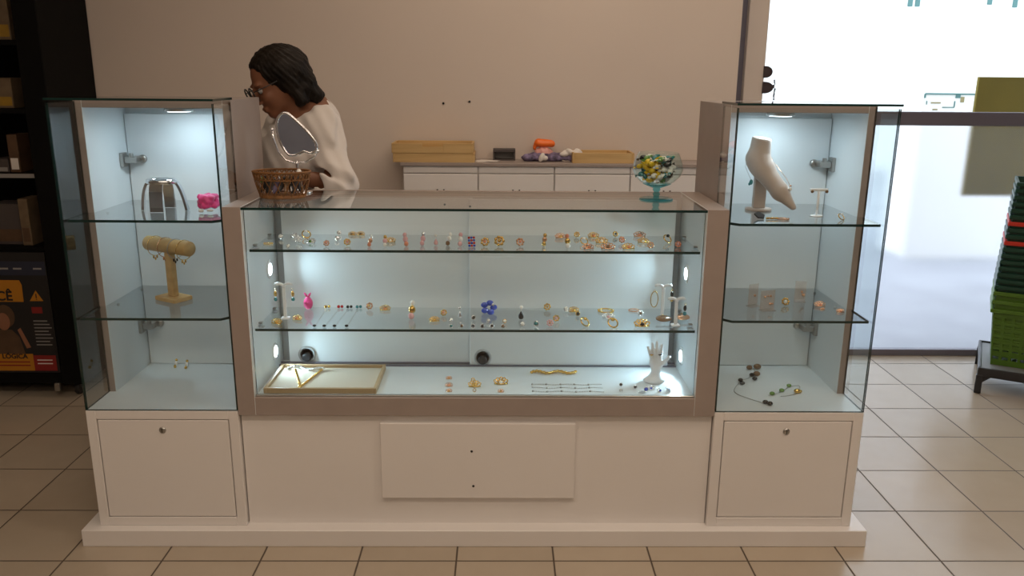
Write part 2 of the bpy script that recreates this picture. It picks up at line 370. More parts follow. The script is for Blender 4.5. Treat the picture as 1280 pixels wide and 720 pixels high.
# ---- organic shapes: smooth-blended distance fields turned into one surface
class Field:
    def __init__(s, lo, hi, h):
        s.lo = np.array(lo, float); s.h = h; s.n = np.ceil((np.array(hi)-s.lo)/h).astype(int)+1
        s.F = np.full(s.n, 1.0, np.float32)
    def _sub(s, lo, hi):
        a = np.clip(np.floor((np.array(lo)-s.lo)/s.h).astype(int), 0, s.n-1); b = np.clip(np.ceil((np.array(hi)-s.lo)/s.h).astype(int)+1, 1, s.n)
        sl = tuple(slice(int(x), int(y)) for x, y in zip(a, b))
        g = np.meshgrid(*[s.lo[k]+s.h*np.arange(a[k], b[k]) for k in range(3)], indexing='ij')
        return sl, g
    def _mix(s, sl, d, k, op):
        A = s.F[sl]
        if op == 'add':
            if k > 0:
                h = np.clip(.5+.5*(A-d)/k, 0, 1); s.F[sl] = A*(1-h)+d*h-k*h*(1-h)
            else: s.F[sl] = np.minimum(A, d)
        else:
            if k > 0:
                h = np.clip(.5-.5*(A+d)/k, 0, 1); s.F[sl] = A*(1-h)+(-d)*h+k*h*(1-h)
            else: s.F[sl] = np.maximum(A, -d)
    def cone(s, a, b, ra, rb, k=.02, op='add'):
        a = np.array(a, float); b = np.array(b, float); m = max(ra, rb)+k*1.5+3*s.h
        sl, g = s._sub(np.minimum(a, b)-m, np.maximum(a, b)+m)
        ba = b-a; L = (ba**2).sum()+1e-12
        t = np.clip(sum((g[i]-a[i])*ba[i] for i in range(3))/L, 0, 1)
        d = np.sqrt(sum((g[i]-a[i]-t*ba[i])**2 for i in range(3)))-(ra+(rb-ra)*t)
        s._mix(sl, d.astype(np.float32), k, op); return s
    def ell(s, c, r, k=.02, R=None, op='add'):
        c = np.array(c, float); r = np.array(r if hasattr(r, '__len__') else (r,)*3, float)
        m = r.max()+k*1.5+3*s.h; sl, g = s._sub(c-m, c+m)
        q = [g[i]-c[i] for i in range(3)]
        if R is not None:
            R = np.array(R); q = [sum(R[j][i]*q[j] for j in range(3)) for i in range(3)]
        k0 = np.sqrt(sum((q[i]/r[i])**2 for i in range(3))); k1 = np.sqrt(sum((q[i]/r[i]**2)**2 for i in range(3)))+1e-9
        d = k0*(k0-1)/k1
        s._mix(sl, d.astype(np.float32), k, op); return s
    def plane_cut(s, p, n):      # removes the side the normal points to
        g = np.meshgrid(*[s.lo[k]+s.h*np.arange(s.n[k]) for k in range(3)], indexing='ij')
        n = np.array(n, float); n /= np.linalg.norm(n)
        s.F = np.maximum(s.F, sum((g[i]-p[i])*n[i] for i in range(3)).astype(np.float32)); return s
    def ripple(s, fn):
        g = np.meshgrid(*[s.lo[k]+s.h*np.arange(s.n[k]) for k in range(3)], indexing='ij')
        s.F += fn(*g).astype(np.float32); return s
    def mesh(s, name, mats, parent=None, local=False):
        F = s.F.copy()
        for ax in range(3):
            i0 = [slice(None)]*3; i0[ax] = 0; F[tuple(i0)] = np.maximum(F[tuple(i0)], .01); i0[ax] = -1; F[tuple(i0)] = np.maximum(F[tuple(i0)], .01)
        ins = F < 0; n = s.n; nc = n-1
        cor = [(i, j, k) for i in (0, 1) for j in (0, 1) for k in (0, 1)]
        def c(A, o): return A[o[0]:o[0]+nc[0], o[1]:o[1]+nc[1], o[2]:o[2]+nc[2]]
        cnt = sum(c(ins, o).astype(np.int8) for o in cor); act = (cnt > 0) & (cnt < 8)
        I = np.argwhere(act); idx = -np.ones(nc, np.int64); idx[act] = np.arange(len(I))
        val = {o: F[I[:, 0]+o[0], I[:, 1]+o[1], I[:, 2]+o[2]] for o in cor}
        acc = np.zeros((len(I), 3)); num = np.zeros(len(I))
        for o in cor:
            for ax in range(3):
                if o[ax] == 0:
                    p = list(o); p[ax] = 1; p = tuple(p); a, b = val[o], val[p]; x = (a < 0) != (b < 0)
                    t = np.where(x, a/np.where(x, a-b, 1), 0)
                    pt = np.zeros((len(I), 3)); pt[:] = o; pt[:, ax] += t
                    acc[x] += pt[x]; num += x
        V = s.lo + s.h*(I + acc/num[:, None])
        quads = []
        for ax in range(3):
            u, w = (ax+1) % 3, (ax+2) % 3
            sl0 = [slice(None)]*3; sl1 = [slice(None)]*3; sl0[ax] = slice(0, -1); sl1[ax] = slice(1, None)
            ch = ins[tuple(sl0)] != ins[tuple(sl1)]
            E = np.argwhere(ch); E = E[(E[:, u] > 0) & (E[:, w] > 0) & (E[:, u] < nc[u]) & (E[:, w] < nc[w])]
            fl = ins[E[:, 0], E[:, 1], E[:, 2]]
            def at(du, dw):
                q = E.copy(); q[:, u] -= du; q[:, w] -= dw; return idx[q[:, 0], q[:, 1], q[:, 2]]
            Q = np.stack([at(1, 1), at(0, 1), at(0, 0), at(1, 0)], 1); Q[~fl] = Q[~fl][:, ::-1]; quads.append(Q)
        Q = np.concatenate(quads)
        mb = MB(); mb.v = [tuple(p) for p in V]; mb.f = [list(map(int, q)) for q in Q]; mb.m = [0]*len(Q); mb.sm = [True]*len(Q)
        return mb.build(name, mats, parent, local)
# ================================================================== THE ROOM
struct('floor', mb_box(-4.4, 4.4, -3.4, 4.42, -0.08, 0), 'tiles')
struct('ceiling', mb_box(-4.4, 4.4, -3.4, 4.42, 3.0, 3.1), 'ceiling')
b = MB().box(-4.4, 1.142, 4.09, 4.42, 0, 3.0)
wall = struct('wall_back', b, 'wall')
for (x, z) in ((-0.285, 1.358), (-0.158, 1.367)):
    MB().lathe([(0.0, -.002), (.005, -.002), (.0055, .002), (.003, .003), (0, .003)], 12, rot=RX(PI/2), at=(x, 4.0895, z)).build('screw_hole', 'dark', wall)
struct('wall_left', mb_box(-4.42, -4.3, -3.4, 4.42, 0, 3.0), 'dimwall')
struct('wall_right', mb_box(4.3, 4.42, -3.4, 4.42, 0, 3.0), 'dimwall')
struct('wall_rear', mb_box(-4.4, 4.4, -3.5, -3.4, 0, 3.0), 'dimwall')
b = MB().box(1.225, 1.325, 4.26, 4.42, 0, 3.0, c=.003)
jamb = struct('trim_1', b, 'jamb')
struct('painted_jamb_shade', MB().box(1.142, 1.225, 4.30, 4.42, 0, 3.0), 'rail', jamb)  # dark strip paints the shade of the gap between wall and jamb
# glass door front: clear above the rail, frosted film below
d = struct('door_1', MB().box(1.325, 4.3, 4.295, 4.325, 1.257, 1.327, c=.003), 'rail')
struct('clear_pane', MB().box(1.325, 4.3, 4.306, 4.314, 1.327, 2.75), 'doorglass', d)
struct('frosted_pane', MB().box(1.325, 4.3, 4.306, 4.314, 0.03, 1.257), 'frost', d)
struct('bottom_rail', MB().box(1.325, 4.3, 4.29, 4.33, 0.0, 0.035, c=.002), 'rail', d)
struct('door_lintel', MB().box(1.325, 4.3, 4.27, 4.42, 2.75, 3.0), 'wall', d)
struct('trim_2', MB().box(4.1, 4.3, 4.20, 4.42, 0, 3.0), 'jamb')
# outside the door
struct('pavement', mb_box(-6, 16, 4.42, 8.5, -0.12, -0.04), 'pavement')
struct('road', mb_box(-6, 24, 8.5, 40, -0.12, -0.045), 'concrete')  # far ground coloured paler to paint the brightness high in the frosted film

# ================================================================== THE SHOWCASE
pl = MB().box(-1.3553, 1.2037, 2.3806, 2.93, 0, 0.0586, c=.002).build('plinth', 'white')
tag(pl, 'low white plinth running under the whole jewellery showcase', 'plinth')

def display_tower(x0, x1, inner, label, gtop=1.415):
    """x0<x1; inner = +1 when the counter is on the +x side"""
    Y0, YF, YB, ZB = 2.412, 2.57, 2.875, 0.462
    cx = (x0+x1)/2
    t = thing('display_tower', label, 'display cabinet', (cx, 2.64, 0.0586))
    # ---- white base with an inset door
    f = MB(); st = 0.031
    f.box(x0, x0+st, Y0, Y0+.03, .0586, ZB, c=.0015); f.box(x1-st, x1, Y0, Y0+.03, .0586, ZB, c=.0015)
    f.box(x0+st, x1-st, Y0, Y0+.03, .0586, .089, c=.0015); f.box(x0+st, x1-st, Y0, Y0+.03, .433, ZB, c=.0015)
    f.box(x0, x1, Y0+.03, YB, .0586, ZB-.004)
    f.box(x0+st, x1-st, Y0+.0285, Y0+.0305, .089, .433, 1)  # dark sheet colours in the shade of the gap around the door
    f.build('base_cabinet', ['white', 'dark'], t)
    dr = MB().box(x0+st+.0028, x1-st-.0028, Y0+.001, Y0+.026, .0918, .4302, c=.0015).build('door', 'white', t)
    k = MB().lathe([(0, -.004), (.0125, -.004), (.0125, -.002), (.0095, .003), (.008, .004), (0, .004)], 20, rot=RX(PI/2), at=(cx-.004, Y0+.001, .396))
    k.box(cx-.005, cx-.003, Y0-.0045, Y0-.002, .389, .403, 1)
    tag(k.build('lock', ['steel', 'dark'], dr), 'small round metal lock')
    # ---- inside floor
    MB().box(x0+.003, x1-.003, Y0+.008, YB-.02, ZB-.004, ZB+.002).build('inner_floor', 'liner', t)
    # ---- taupe box at the back, lined in white
    h = MB(); th = .026
    h.box(x0, x0+th, YF, YB, ZB, gtop, {'*': 0, '+x': 1}, c=.001); h.box(x1-th, x1, YF, YB, ZB, gtop, {'*': 0, '-x': 1}, c=.001)
    h.box(x0+th, x1-th, YF, YB, gtop-th, gtop, {'*': 0, '-z': 1}, c=.001)
    h.build('taupe_shell', ['taupe', 'liner'], t)
    d = MB().box(x0+th+.003, x1-th-.003, YB-.034, YB-.016, ZB+.004, gtop-th-.03, c=.001).build('back_door', 'liner', t)
    MB().box(x0+th, x1-th, YB-.014, YB-.004, ZB, gtop-th).build('back_panel', 'liner', t)
    hx = (x0+th) if inner > 0 else (x1-th)
    for z in (1.208, .622):
        q = MB(); s = inner
        q.box(min(hx, hx+s*.012), max(hx, hx+s*.012), 2.78, 2.815, z-.024, z+.024, c=.002)
        q.box(min(hx+s*.01, hx+s*.05), max(hx+s*.01, hx+s*.05), 2.788, 2.830, z-.011, z+.011, c=.003)
        q.lathe([(0, -.006), (.014, -.006), (.014, .002), (.011, .006), (0, .006)], 16, rot=RX(PI/2), at=(hx+s*.054, 2.833, z))
        q.box(min(hx+s*.028, hx+s*.040), max(hx+s*.028, hx+s*.040), 2.787, 2.80, z+.008, z+.022, c=.002)
        q.build('hinge', 'steel', t)
    # ---- glass
    e = {'*': 1, '-y': 0, '+y': 0}; g = .007
    MB().box(x0+.001, x1-.001, Y0, Y0+g, ZB+.002, gtop-.007, e).build('front_pane', ['glass', 'edge'], t)
    sgl = {'*': 1, '-x': 0, '+x': 0}
    MB().box(x0, x0+.006, Y0+g, YF, ZB+.002, gtop-.007, sgl).build('side_pane', ['glass', 'edge'], t)
    MB().box(x1-.006, x1, Y0+g, YF, ZB+.002, gtop-.007, sgl).build('side_pane', ['glass', 'edge'], t)
    MB().box(x0-.002, x1+.002, Y0-.003, YF+.012, gtop+.0005, gtop+.007, {'*': 1, '-z': 0, '+z': 0}).build('top_pane', ['glass', 'edge'], t)
    for z in (1.066, .760):
        a, bx = x0+.009, x1-.009; c = .022
        cl, cr_ = (.001, .030) if inner > 0 else (.030, .001)
        poly = [(a+cl, Y0+.024), (bx-cr_, Y0+.024), (bx, Y0+.024+cr_), (bx, YF-.002), (x1-th-.001, YF+.004), (x1-th-.001, YB-.036), (x0+th+.001, YB-.036), (x0+th+.001, YF+.004), (a, YF-.002), (a, Y0+.024+cl)]
        s_ = MB().prism(poly, z-.008, z, 'z', [1, 1, 1, 0, 0, 0, 0, 0, 1, 1], 0).build('glass_shelf', ['glass', 'edge'], t)
        for px in (x0+th+.012, x1-th-.012):
            for py in (YF+.06, YB-.06):
                MB().lathe([(0, 0), (.004, 0), (.005, .008), (0, .008)], 10, at=(px, py, z-.0165)).build('shelf_pin', 'steel', s_)
    # ---- round lamp under the roof of the taupe box
    lx = cx + (.035 if inner > 0 else -.02)
    p = MB().lathe([(0, .014), (.042, .014), (.044, .010), (.044, 0), (.036, 0)], 28, at=(lx, 2.69, gtop-th-.0145)).build('lamp', 'steel', t)
    MB().lathe([(0, .0), (.035, .0), (.035, .004), (0, .004)], 28, at=(lx, 2.69, gtop-th-.016)).build('diffuser', 'bulb', p)
    small_light('tower_lamp_light', (lx, 2.69, gtop-th-.018), 0.70, color=(0.76, 0.91, 1.0), size=.07)
    return t
display_tower(-1.307, -.8285, +1, 'tall glass tower on the end of the showcase by the black rack')
display_tower(.6815, 1.159, -1, 'tall glass tower on the end of the showcase by the glass door')

# ---- the counter between the towers
CT = 1.111
cnt = thing('display_counter', 'wide low glass display counter in a taupe frame between two towers', 'display counter', (-.075, 2.62, .0586))
L_, R_, Y0, YB = -.827, .680, 2.410, 2.802
IL, IR = -.7715, .6145
f = MB()
f.box(L_, IL, Y0, YB, .449, CT, {'*': 0, '+x': 1}, c=.001); f.box(IR, R_, Y0, YB, .449, CT, {'*': 0, '-x': 1}, c=.001)
f.box(IL, IR, Y0, Y0+.02, .449, .509, c=.001)
f.box(IL, IR, YB-.016, YB, 1.070, CT, c=.001)
f.build('frame', ['taupe', 'liner'], cnt)
MB().box(L_+.002, R_-.002, 2.430, YB, .0586, .449).build('lower_body', 'white', cnt)
a = MB().box(-.384, .241, 2.415, 2.4305, .157, .420, c=.0015).build('access_panel', 'white', cnt)
for (x, z) in ((-.092, .324), (-.087, .201)):
    MB().lathe([(0, -.001), (.004, -.001), (.004, .001), (0, .001)], 10, rot=RX(PI/2), at=(x, 2.4148, z)).build('screw_hole', 'dark', a)
MB().box(IL, IR, Y0+.02, 2.783, .490, .508).build('inner_floor', 'liner', cnt)
tr = MB(); tr.box(IL, IR, 2.700, 2.704, .508, .513); tr.box(IL, IR, 2.728, 2.731, .508, .514); tr.box(IL, IR, 2.700, 2.731, .508, .5095, 1)
tr.build('door_track', ['rail', 'steel'], cnt)
for (x0, x1, y, lx) in ((-.742, -.098, 2.733, -.680), (-.108, .585, 2.708, -.063)):
    sd = MB().box(x0, x1, y, y+.016, .512, 1.094, c=.001).build('sliding_door', 'liner', cnt)
    k = MB(); k.lathe([(.030, -.001), (.030, .003), (.0225, .003), (.0225, -.001)], 28, rot=RX(PI/2), at=(lx, y-.001, .540))
    k.lathe([(0, -.004), (.0155, -.004), (.0155, .012), (.012, .014), (0, .014)], 24, 1, rot=RX(PI/2), at=(lx, y-.002, .533))
    k.build('lock', ['gapgrey', 'blackplastic'], sd)
MB().box(IL+.001, IR-.001, 2.762, 2.782, .508, 1.094).build('painted_gap_shade', 'gapgrey', cnt)  # grey sheet stands in for the shade in the gap beside the doors
MB().box(IL, IR, Y0-.001, YB-.017, CT-.0085, CT-.001, {'*': 1, '-z': 0, '+z': 0}).build('top_pane', ['glass', 'edge'], cnt)
MB().box(IL+.001, IR-.001, Y0+.0205, Y0+.0265, .509, CT-.009, {'*': 1, '-y': 0, '+y': 0}).build('front_pane', ['glass', 'edge'], cnt)
MB().box(IL, IR, Y0+.008, Y0+.0200, .509, .5145, c=.001).build('pane_channel', 'steel', cnt)
for z in (.975, .722):
    s_ = MB().box(IL+.004, IR-.004, 2.452, 2.700, z-.008, z, {'*': 0, '-y': 1}).build('glass_shelf', ['glass', 'edge'], cnt)
    for sx, x in ((1, IL), (-1, IR)):
        for y in (2.51, 2.675):
            c = MB(); c.box(min(x, x+sx*.016), max(x, x+sx*.016), y-.008, y+.008, z-.014, z-.0085, c=.001); c.box(min(x, x+sx*.012), max(x, x+sx*.012), y-.007, y+.007, z+.0005, z+.005, c=.001)
            c.build('shelf_clip', 'steel', s_)
for sx, x, ys in ((1, IL, 2.662), (-1, IR, 2.629)):
    for z in (.863, .575):
        sp = MB().lathe([(.020, .003), (.030, .002), (.031, 0), (.020, 0)], 28, rot=RY(sx*PI/2), at=(x, ys, z)).build('spot_lamp', 'whiteplastic', cnt)
        MB().lathe([(0, .0042), (.020, .0042), (.020, .001), (0, .001)], 28, rot=RY(sx*PI/2), at=(x, ys, z)).build('diffuser', 'bulb', sp)
        small_light('spot_light', (x+sx*.008, ys, z), 0.80, size=.045, rot=Matrix.Rotation(-sx*.42, 3, 'Z') @ RY(-sx*PI/2), spread=2.4)
# ================================================================== OUTSIDE THE GLASS DOOR
t = thing('board_sign', 'olive board on posts outside, blurred below by the frosted film', 'sign board', (3.6, 5.3, -.04))
MB().box(2.955, 4.3, 5.2, 5.225, .766, 1.505, c=.003).build('board', 'olive', t)
for x in (4.1, 4.24): MB().box(x, x+.06, 5.225, 5.275, -.04, 1.45, c=.003).build('post', 'rail', t)
t = thing('added_sign_box', 'street sign marks on an added white box seen through the clear glass', 'roadside box', (3.95, 7.25, -.04))  # street sign on an added box, white to look bright through the film
b = MB().box(3.53, 4.40, 7.0, 7.5, -.04, 1.375, c=.004); b.build('body', 'signwhite', t)
b = MB()
b.box(3.54, 4.40, 6.992, 7.0, 1.362, 1.375); b.box(3.80, 3.84, 6.995, 7.0, 1.335, 1.362); b.box(3.535, 3.548, 6.995, 7.0, 1.335, 1.362)
b.box(3.70, 3.80, 6.995, 7.0, 1.255, 1.262); b.box(3.795, 3.803, 6.995, 7.0, 1.262, 1.31); b.box(3.60, 3.68, 6.995, 7.0, 1.29, 1.30, 1); b.box(3.56, 3.565, 6.995, 7.0, 1.28, 1.31)
b.box(3.845, 3.875, 6.995, 7.0, 1.30, 1.345, 1); b.box(3.62, 3.66, 6.995, 7.0, 1.235, 1.245, 1)
b.build('edge_marks', ['signteal', 'signolive'], t)
t = thing('building', 'pale building far across the street, washed out by daylight', 'building', (8.5, 14.5, -.04))
MB().box(3.0, 16.0, 14.0, 16.0, -.04, 5.5).build('facade', 'signwhite', t)
for (x, z) in ((6.60, 2.62), (6.72, 2.62), (7.90, 2.66), (8.32, 2.62)):
    wv = MB().box(x, x+.075, 13.98, 14.0, z, z+.28, c=.004).build('window', 'signteal', t)

# ================================================================== ON THE DOOR JAMB
for (z, lab, w) in ((1.519, 'upper of two dark half-round bumpers on the pale door jamb', .036), (1.4425, 'lower of two dark half-round bumpers on the jamb, bead string beneath', .046)):
    poly = [(1.318, z-.029)] + [(1.325+w*math.cos(a), z+.029*math.sin(a)) for a in np.linspace(-PI/2, PI/2, 15)] + [(1.318, z+.029)]
    o = MB().prism(poly, 4.243, 4.259, 'y', 0).build('bumper', 'tag'); tag(o, lab, 'door bumper', 'bumpers on the door jamb')
b = MB(); rnd = random.Random(3)
for i in range(12):
    z = 1.478 - i*.0085; b.ball((1.378+rnd.uniform(-.005, .005), 4.251, z), rnd.uniform(.0035, .0055), 8)
b.tube([(1.378, 4.251, 1.48), (1.378, 4.251, 1.38)], .0012, 6)
b.tube([(1.378, 4.251, 1.4425), (1.362, 4.251, 1.4425)], .0012, 6)
tag(b.build('bead_string', 'tag'), 'thin string of dark beads dangling beside the door jamb', 'bead string')

# ================================================================== BLACK RACK
def text_mesh(name, body, size, loc, m, parent, rotx=PI/2, ext=.0006, align='LEFT'):
    cu = bpy.data.curves.new(name, 'FONT'); cu.body = body; cu.size = size; cu.extrude = ext; cu.align_x = align; cu.offset = size*.022
    o = bpy.data.objects.new('tmp', cu); COL.objects.link(o)
    me = bpy.data.meshes.new_from_object(o.evaluated_get(bpy.context.evaluated_depsgraph_get()))
    bpy.data.objects.remove(o, do_unlink=True); bpy.data.curves.remove(cu)
    me.name = name; me.materials.clear(); me.materials.append(M[m])
    q = bpy.data.objects.new(name, me); COL.objects.link(q); q.rotation_euler = (rotx, 0, 0)
    off = Vector((0, 0, 0)); p = parent
    while p is not None: off += p.location; p = p.parent
    q.location = Vector(loc) - off; q.parent = parent
    return q
rk = thing('shop_rack', 'tall black shelf rack with a printed lower panel against the wall', 'shelf rack', (-2.5, 3.95, 0))
RX0, RX1, RY0, RY1 = -3.0, -1.955, 3.64, 4.08
b = MB()
b.box(RX1-.105, RX1, RY0, RY1, .07, 2.35, c=.003); b.box(RX0, RX0+.07, RY0, RY1, .07, 2.35, c=.003)
b.box(RX0+.07, RX1-.07, RY1-.02, RY1, .07, 2.35); b.box(RX0, RX1, RY0, RY1, 2.35, 2.39); b.box(RX0+.07, RX1-.07, RY0+.01, RY1-.02, .07, .12, c=.002)
b.build('carcass', 'black', rk)
SH = (1.623, 1.336, 1.055, .722)
for z in SH:
    s_ = MB().box(RX0+.07, RX1-.07, RY0+.03, RY1-.02, z-.022, z, c=.001).build('shelf', 'black', rk)
    if z == 1.055: MB().box(RX0+.07, RX1-.075, RY0+.024, RY0+.030, z-.020, z-.002).build('price_strip', 'greyprint', s_)
for x in (RX0+.06, RX1-.06):
    for y in (RY0+.06, RY1-.06):
        c = MB(); c.lathe([(0, -.012), (.03, -.012), (.033, -.008), (.033, .008), (.03, .012), (0, .012)], 20, rot=RY(PI/2), at=(x, y, .033)); c.box(x-.02, x+.02, y-.02, y+.02, .055, .072)
        c.box(x-.018, x-.014, y-.01, y+.01, .03, .06, 1)
        c.build('caster', ['blackplastic', 'greyprint'], rk)
tag(MB().box(-2.10, -2.075, 3.634, 3.652, .035, .075, c=.003, rot=('Y', .0)).build('caster_bracket', 'steel', rk), 'pale metal bracket near the front caster')
b = MB(); y = 3.655
b.box(-2.62, -2.066, y-.01, y+.01, .125, .70, 0)
def pr(x0, x1, z0, z1, m, k=0): b.box(x0, x1, y-.0108-k*.0004, y-.010, z0, z1, m)
pr(-2.62, -2.07, .595, .66, 3)
for x in (-2.275, -2.215, -2.125): pr(x, x+.038, .622, .630, 4, 1)
b.prism([(-2.62, .47), (-2.189, .47), (-2.187, .55), (-2.196, .572), (-2.62, .575)], y-.0112, y-.010, 'y', 1)
b.prism([(-2.160, .474), (-2.099, .474), (-2.128, .524)], y-.0112, y-.010, 'y', 1)
pr(-2.131, -2.126, .488, .508, 0, 2); pr(-2.131, -2.126, .480, .484, 0, 2)
pr(-2.62, -2.182, .135, .218, 1); pr(-2.182, -2.078, .135, .211, 2)
for i in range(8): pr(-2.158, -2.094+.002*(i % 3)*4, .376-i*.0165, .3805-i*.0165, 4)
pr(-2.158, -2.11, .415, .445, 5)
for z in (.185, .168): pr(-2.165, -2.095, z, z+.005, 6, 1); pr(-2.36, -2.20, z-.01, z-.004, 2, 1)
# picture of a seated figure: dark hair, face, arm
el = lambda cx, cz, rx, rz, n=20: [(cx+rx*math.cos(2*PI*i/n), cz+rz*math.sin(2*PI*i/n)) for i in range(n)]
b.prism(el(-2.285, .40, .045, .055), y-.0111, y-.010, 'y', 7); b.prism(el(-2.295, .375, .03, .042), y-.0114, y-.010, 'y', 8)
b.prism([(-2.36, .218), (-2.215, .218), (-2.232, .30), (-2.262, .335), (-2.36, .335)], y-.0112, y-.010, 'y', 7)
b.prism([(-2.205, .245), (-2.185, .25), (-2.222, .345), (-2.236, .335)], y-.0115, y-.010, 'y', 8)
pn = b.build('printed_panel', ['blackprint', 'orangeprint', 'redprint', 'blueprint', 'greyprint', 'redprint', 'papr', 'brownpack', 'skinprint'], rk)
tag(pn, 'black poster panel with yellow and red blocks, a figure and lettering')
text_mesh('lettering', 'VOCÊ', .062, (-2.399, y-.0120, .477), 'blackprint', pn)
text_mesh('lettering', 'LÓGICA', .032, (-2.325, y-.0120, .196), 'blackprint', pn)
def carton(x0, x1, y0, z0, z1, m1, m2, name, label, cat='carton', dy=.12):
    o = MB().box(x0, x1, y0, y0+dy, z0, z1, c=.002); o.box(x0+.006, x1-.006, y0-.0008, y0, z0+(z1-z0)*.08, z0+(z1-z0)*.38, 1)
    o = o.build(name, [m1, m2]); tag(o, label, cat, 'packages in the black rack'); return o
carton(-2.30, -2.108, 3.70, 1.623, 1.79, 'tanpack', 'yellowpack', 'carton', 'tan and yellow carton on the topmost visible shelf of the black rack')
carton(-2.32, -2.138, 3.70, 1.336, 1.465, 'tanpack', 'yellowpack', 'carton', 'tan and yellow carton on the second visible shelf of the black rack')
carton(-2.148-.045, -2.148, 3.70, 1.055, 1.222, 'brownpack', 'papr', 'carton', 'narrow brown carton with white foot on the third shelf of the rack')
carton(-2.275, -2.20, 3.70, 1.055, 1.115, 'greybox', 'greyprint', 'carton', 'small dark carton beside the narrow brown one on the third rack shelf')
carton(-2.185, -2.142, 3.70, .722, .936, 'tanpack', 'brownpack', 'carton', 'tall slim tan carton just above the printed panel of the rack')
carton(-2.33, -2.192, 3.72, .722, .91, 'greybox', 'brownpack', 'carton', 'dark square carton beside the slim tan one above the printed panel')

# ================================================================== SHOPPING BASKETS ON A STAND
ang = -PI/6
st = thing('basket_stand', 'low black stand under the stacked shopping baskets', 'basket stand', (2.345, 3.745, 0))
R2 = RZ(ang)
def wl(u, v, z): p = R2 @ Vector((u, v, z)); return p
b = MB(); b.box(0, .52, 0, .48, .095, .125, c=.004)
b.v = [tuple(R2 @ Vector(p)) for p in b.v]; tag(b.build('platform', 'greyplastic', st, local=True), 'flat grey platform')
b = MB()
for (u0, u1, v0, v1) in ((-.012, .532, -.012, .002), (-.012, .532, .478, .492), (-.012, .002, 0, .48), (.518, .532, 0, .48)): b.box(u0, u1, v0, v1, .088, .132, c=.003)
b.v = [tuple(R2 @ Vector(p)) for p in b.v]; b.build('rim', 'blackplastic', st, local=True)
for (u, v, su, sv) in ((0, 0, 1, 1), (.52, 0, -1, 1), (0, .48, 1, -1), (.52, .48, -1, -1)):
    b = MB().box(u-.015, u+.015, v-.015, v+.015, 0, .095, c=.003)
    b.prism([(u, .09), (u+su*.05, .09), (u, .045)], v-.008, v+.008, 'y')
    b.v = [tuple(R2 @ Vector(p)) for p in b.v]; b.build('leg', 'blackplastic', st, local=True)
def basket_mesh():
    H = .285; bx, by, tx, ty = .175, .120, .200, .143
    b = MB()
    def P(side, u, v, inset=0):
        w = v/H; x = bx+(tx-bx)*w-inset; y_ = by+(ty-by)*w-inset
        return [(-x+2*x*u, -y_, v), (x, -y_+2*y_*u, v), (x-2*x*u, y_, v), (-x, y_-2*y_*u, v)][side]
    def patch(side, u0, u1, v0, v1):
        q = [P(side, u0, v0), P(side, u1, v0), P(side, u1, v1), P(side, u0, v1)]; q2 = [P(side, u0, v0, .0018), P(side, u1, v0, .0018), P(side, u1, v1, .0018), P(side, u0, v1, .0018)]
        b.add(q+q2, [[0, 1, 2, 3], [7, 6, 5, 4], [0, 4, 5, 1], [1, 5, 6, 2], [2, 6, 7, 3], [3, 7, 4, 0]])
    rows = [(0, .03), (.048, .062), (.080, .094), (.112, .126), (.144, .158), (.176, .190), (.208, .222), (.245, H)]
    for sd in range(4):
        for (a, c) in rows: patch(sd, 0, 1, a, c)
        nb = 9 if sd % 2 == 0 else 6
        for i in range(nb+1):
            u = i/nb; patch(sd, max(0, u-.018), min(1, u+.018), .03, .245)
    b.box(-bx, bx, -by, by, 0, .003)
    rim = MB()
    for (o_, i_, z0, z1) in ((.012, -.001, H-.016, H+.004),):
        X, Y = tx+o_, ty+o_; x, y_ = tx+i_, ty+i_
        rim.box(-X, X, -Y, -y_, z0, z1, c=.003); rim.box(-X, X, y_, Y, z0, z1, c=.003); rim.box(-X, -x, -y_, y_, z0, z1, c=.003); rim.box(x, X, -y_, y_, z0, z1, c=.003)
    return b, rim
_bb, _rim = basket_mesh()
protos = {}
def basket(colour, rimc, x, y, z, label, first):
    key = (colour, rimc)
    if key not in protos:
        t = thing('shopping_basket', label, 'shopping basket', (0, 0, 0), 'shopping baskets in the stack'); _bb.build('body', colour, t, local=True); _rim.build('rim', rimc, t, local=True)
        protos[key] = t
    else: t = copy_tree(protos[key]); t['label'] = label
    t.location = (x, y, z); t.rotation_euler = (0, 0, ang)
    return t
zs = .126; lab3 = ['light green plastic shopping basket at the bottom of the stack, on the stand', 'light green shopping basket nested second from the bottom of the stack', 'light green shopping basket just beneath the dark green ones']
for i in range(3): basket('ltgreen', 'ltgreen', 2.640, 3.825, zs+i*.043, lab3[i], i == 0)
zs = .126+2*.043
ordn = ['first', 'second', 'third', 'fourth', 'fifth', 'sixth', 'seventh', 'eighth', 'ninth', 'tenth', 'eleventh', 'twelfth', 'thirteenth', 'fourteenth', 'fifteenth', 'sixteenth', 'seventeenth', 'eighteenth', 'nineteenth', 'twentieth', 'twenty-first', 'twenty-second', 'twenty-third', 'twenty-fourth', 'twenty-fifth']
nd = 17
for i in range(1, nd+1):
    z = zs+i*.031; red = i in (8, 11)
    lab = ('lower red-rimmed basket in the stack of dark green baskets' if i == 8 else 'upper red-rimmed basket in the stack of dark green baskets') if red else ('dark green shopping basket on top of the whole stack' if i == nd else 'dark green shopping basket, %s above the light green ones' % ordn[i-1])
    basket('dkgreen', 'red' if red else 'dkgreen', 2.640+i*.0016, 3.825, z, lab, i == 1)

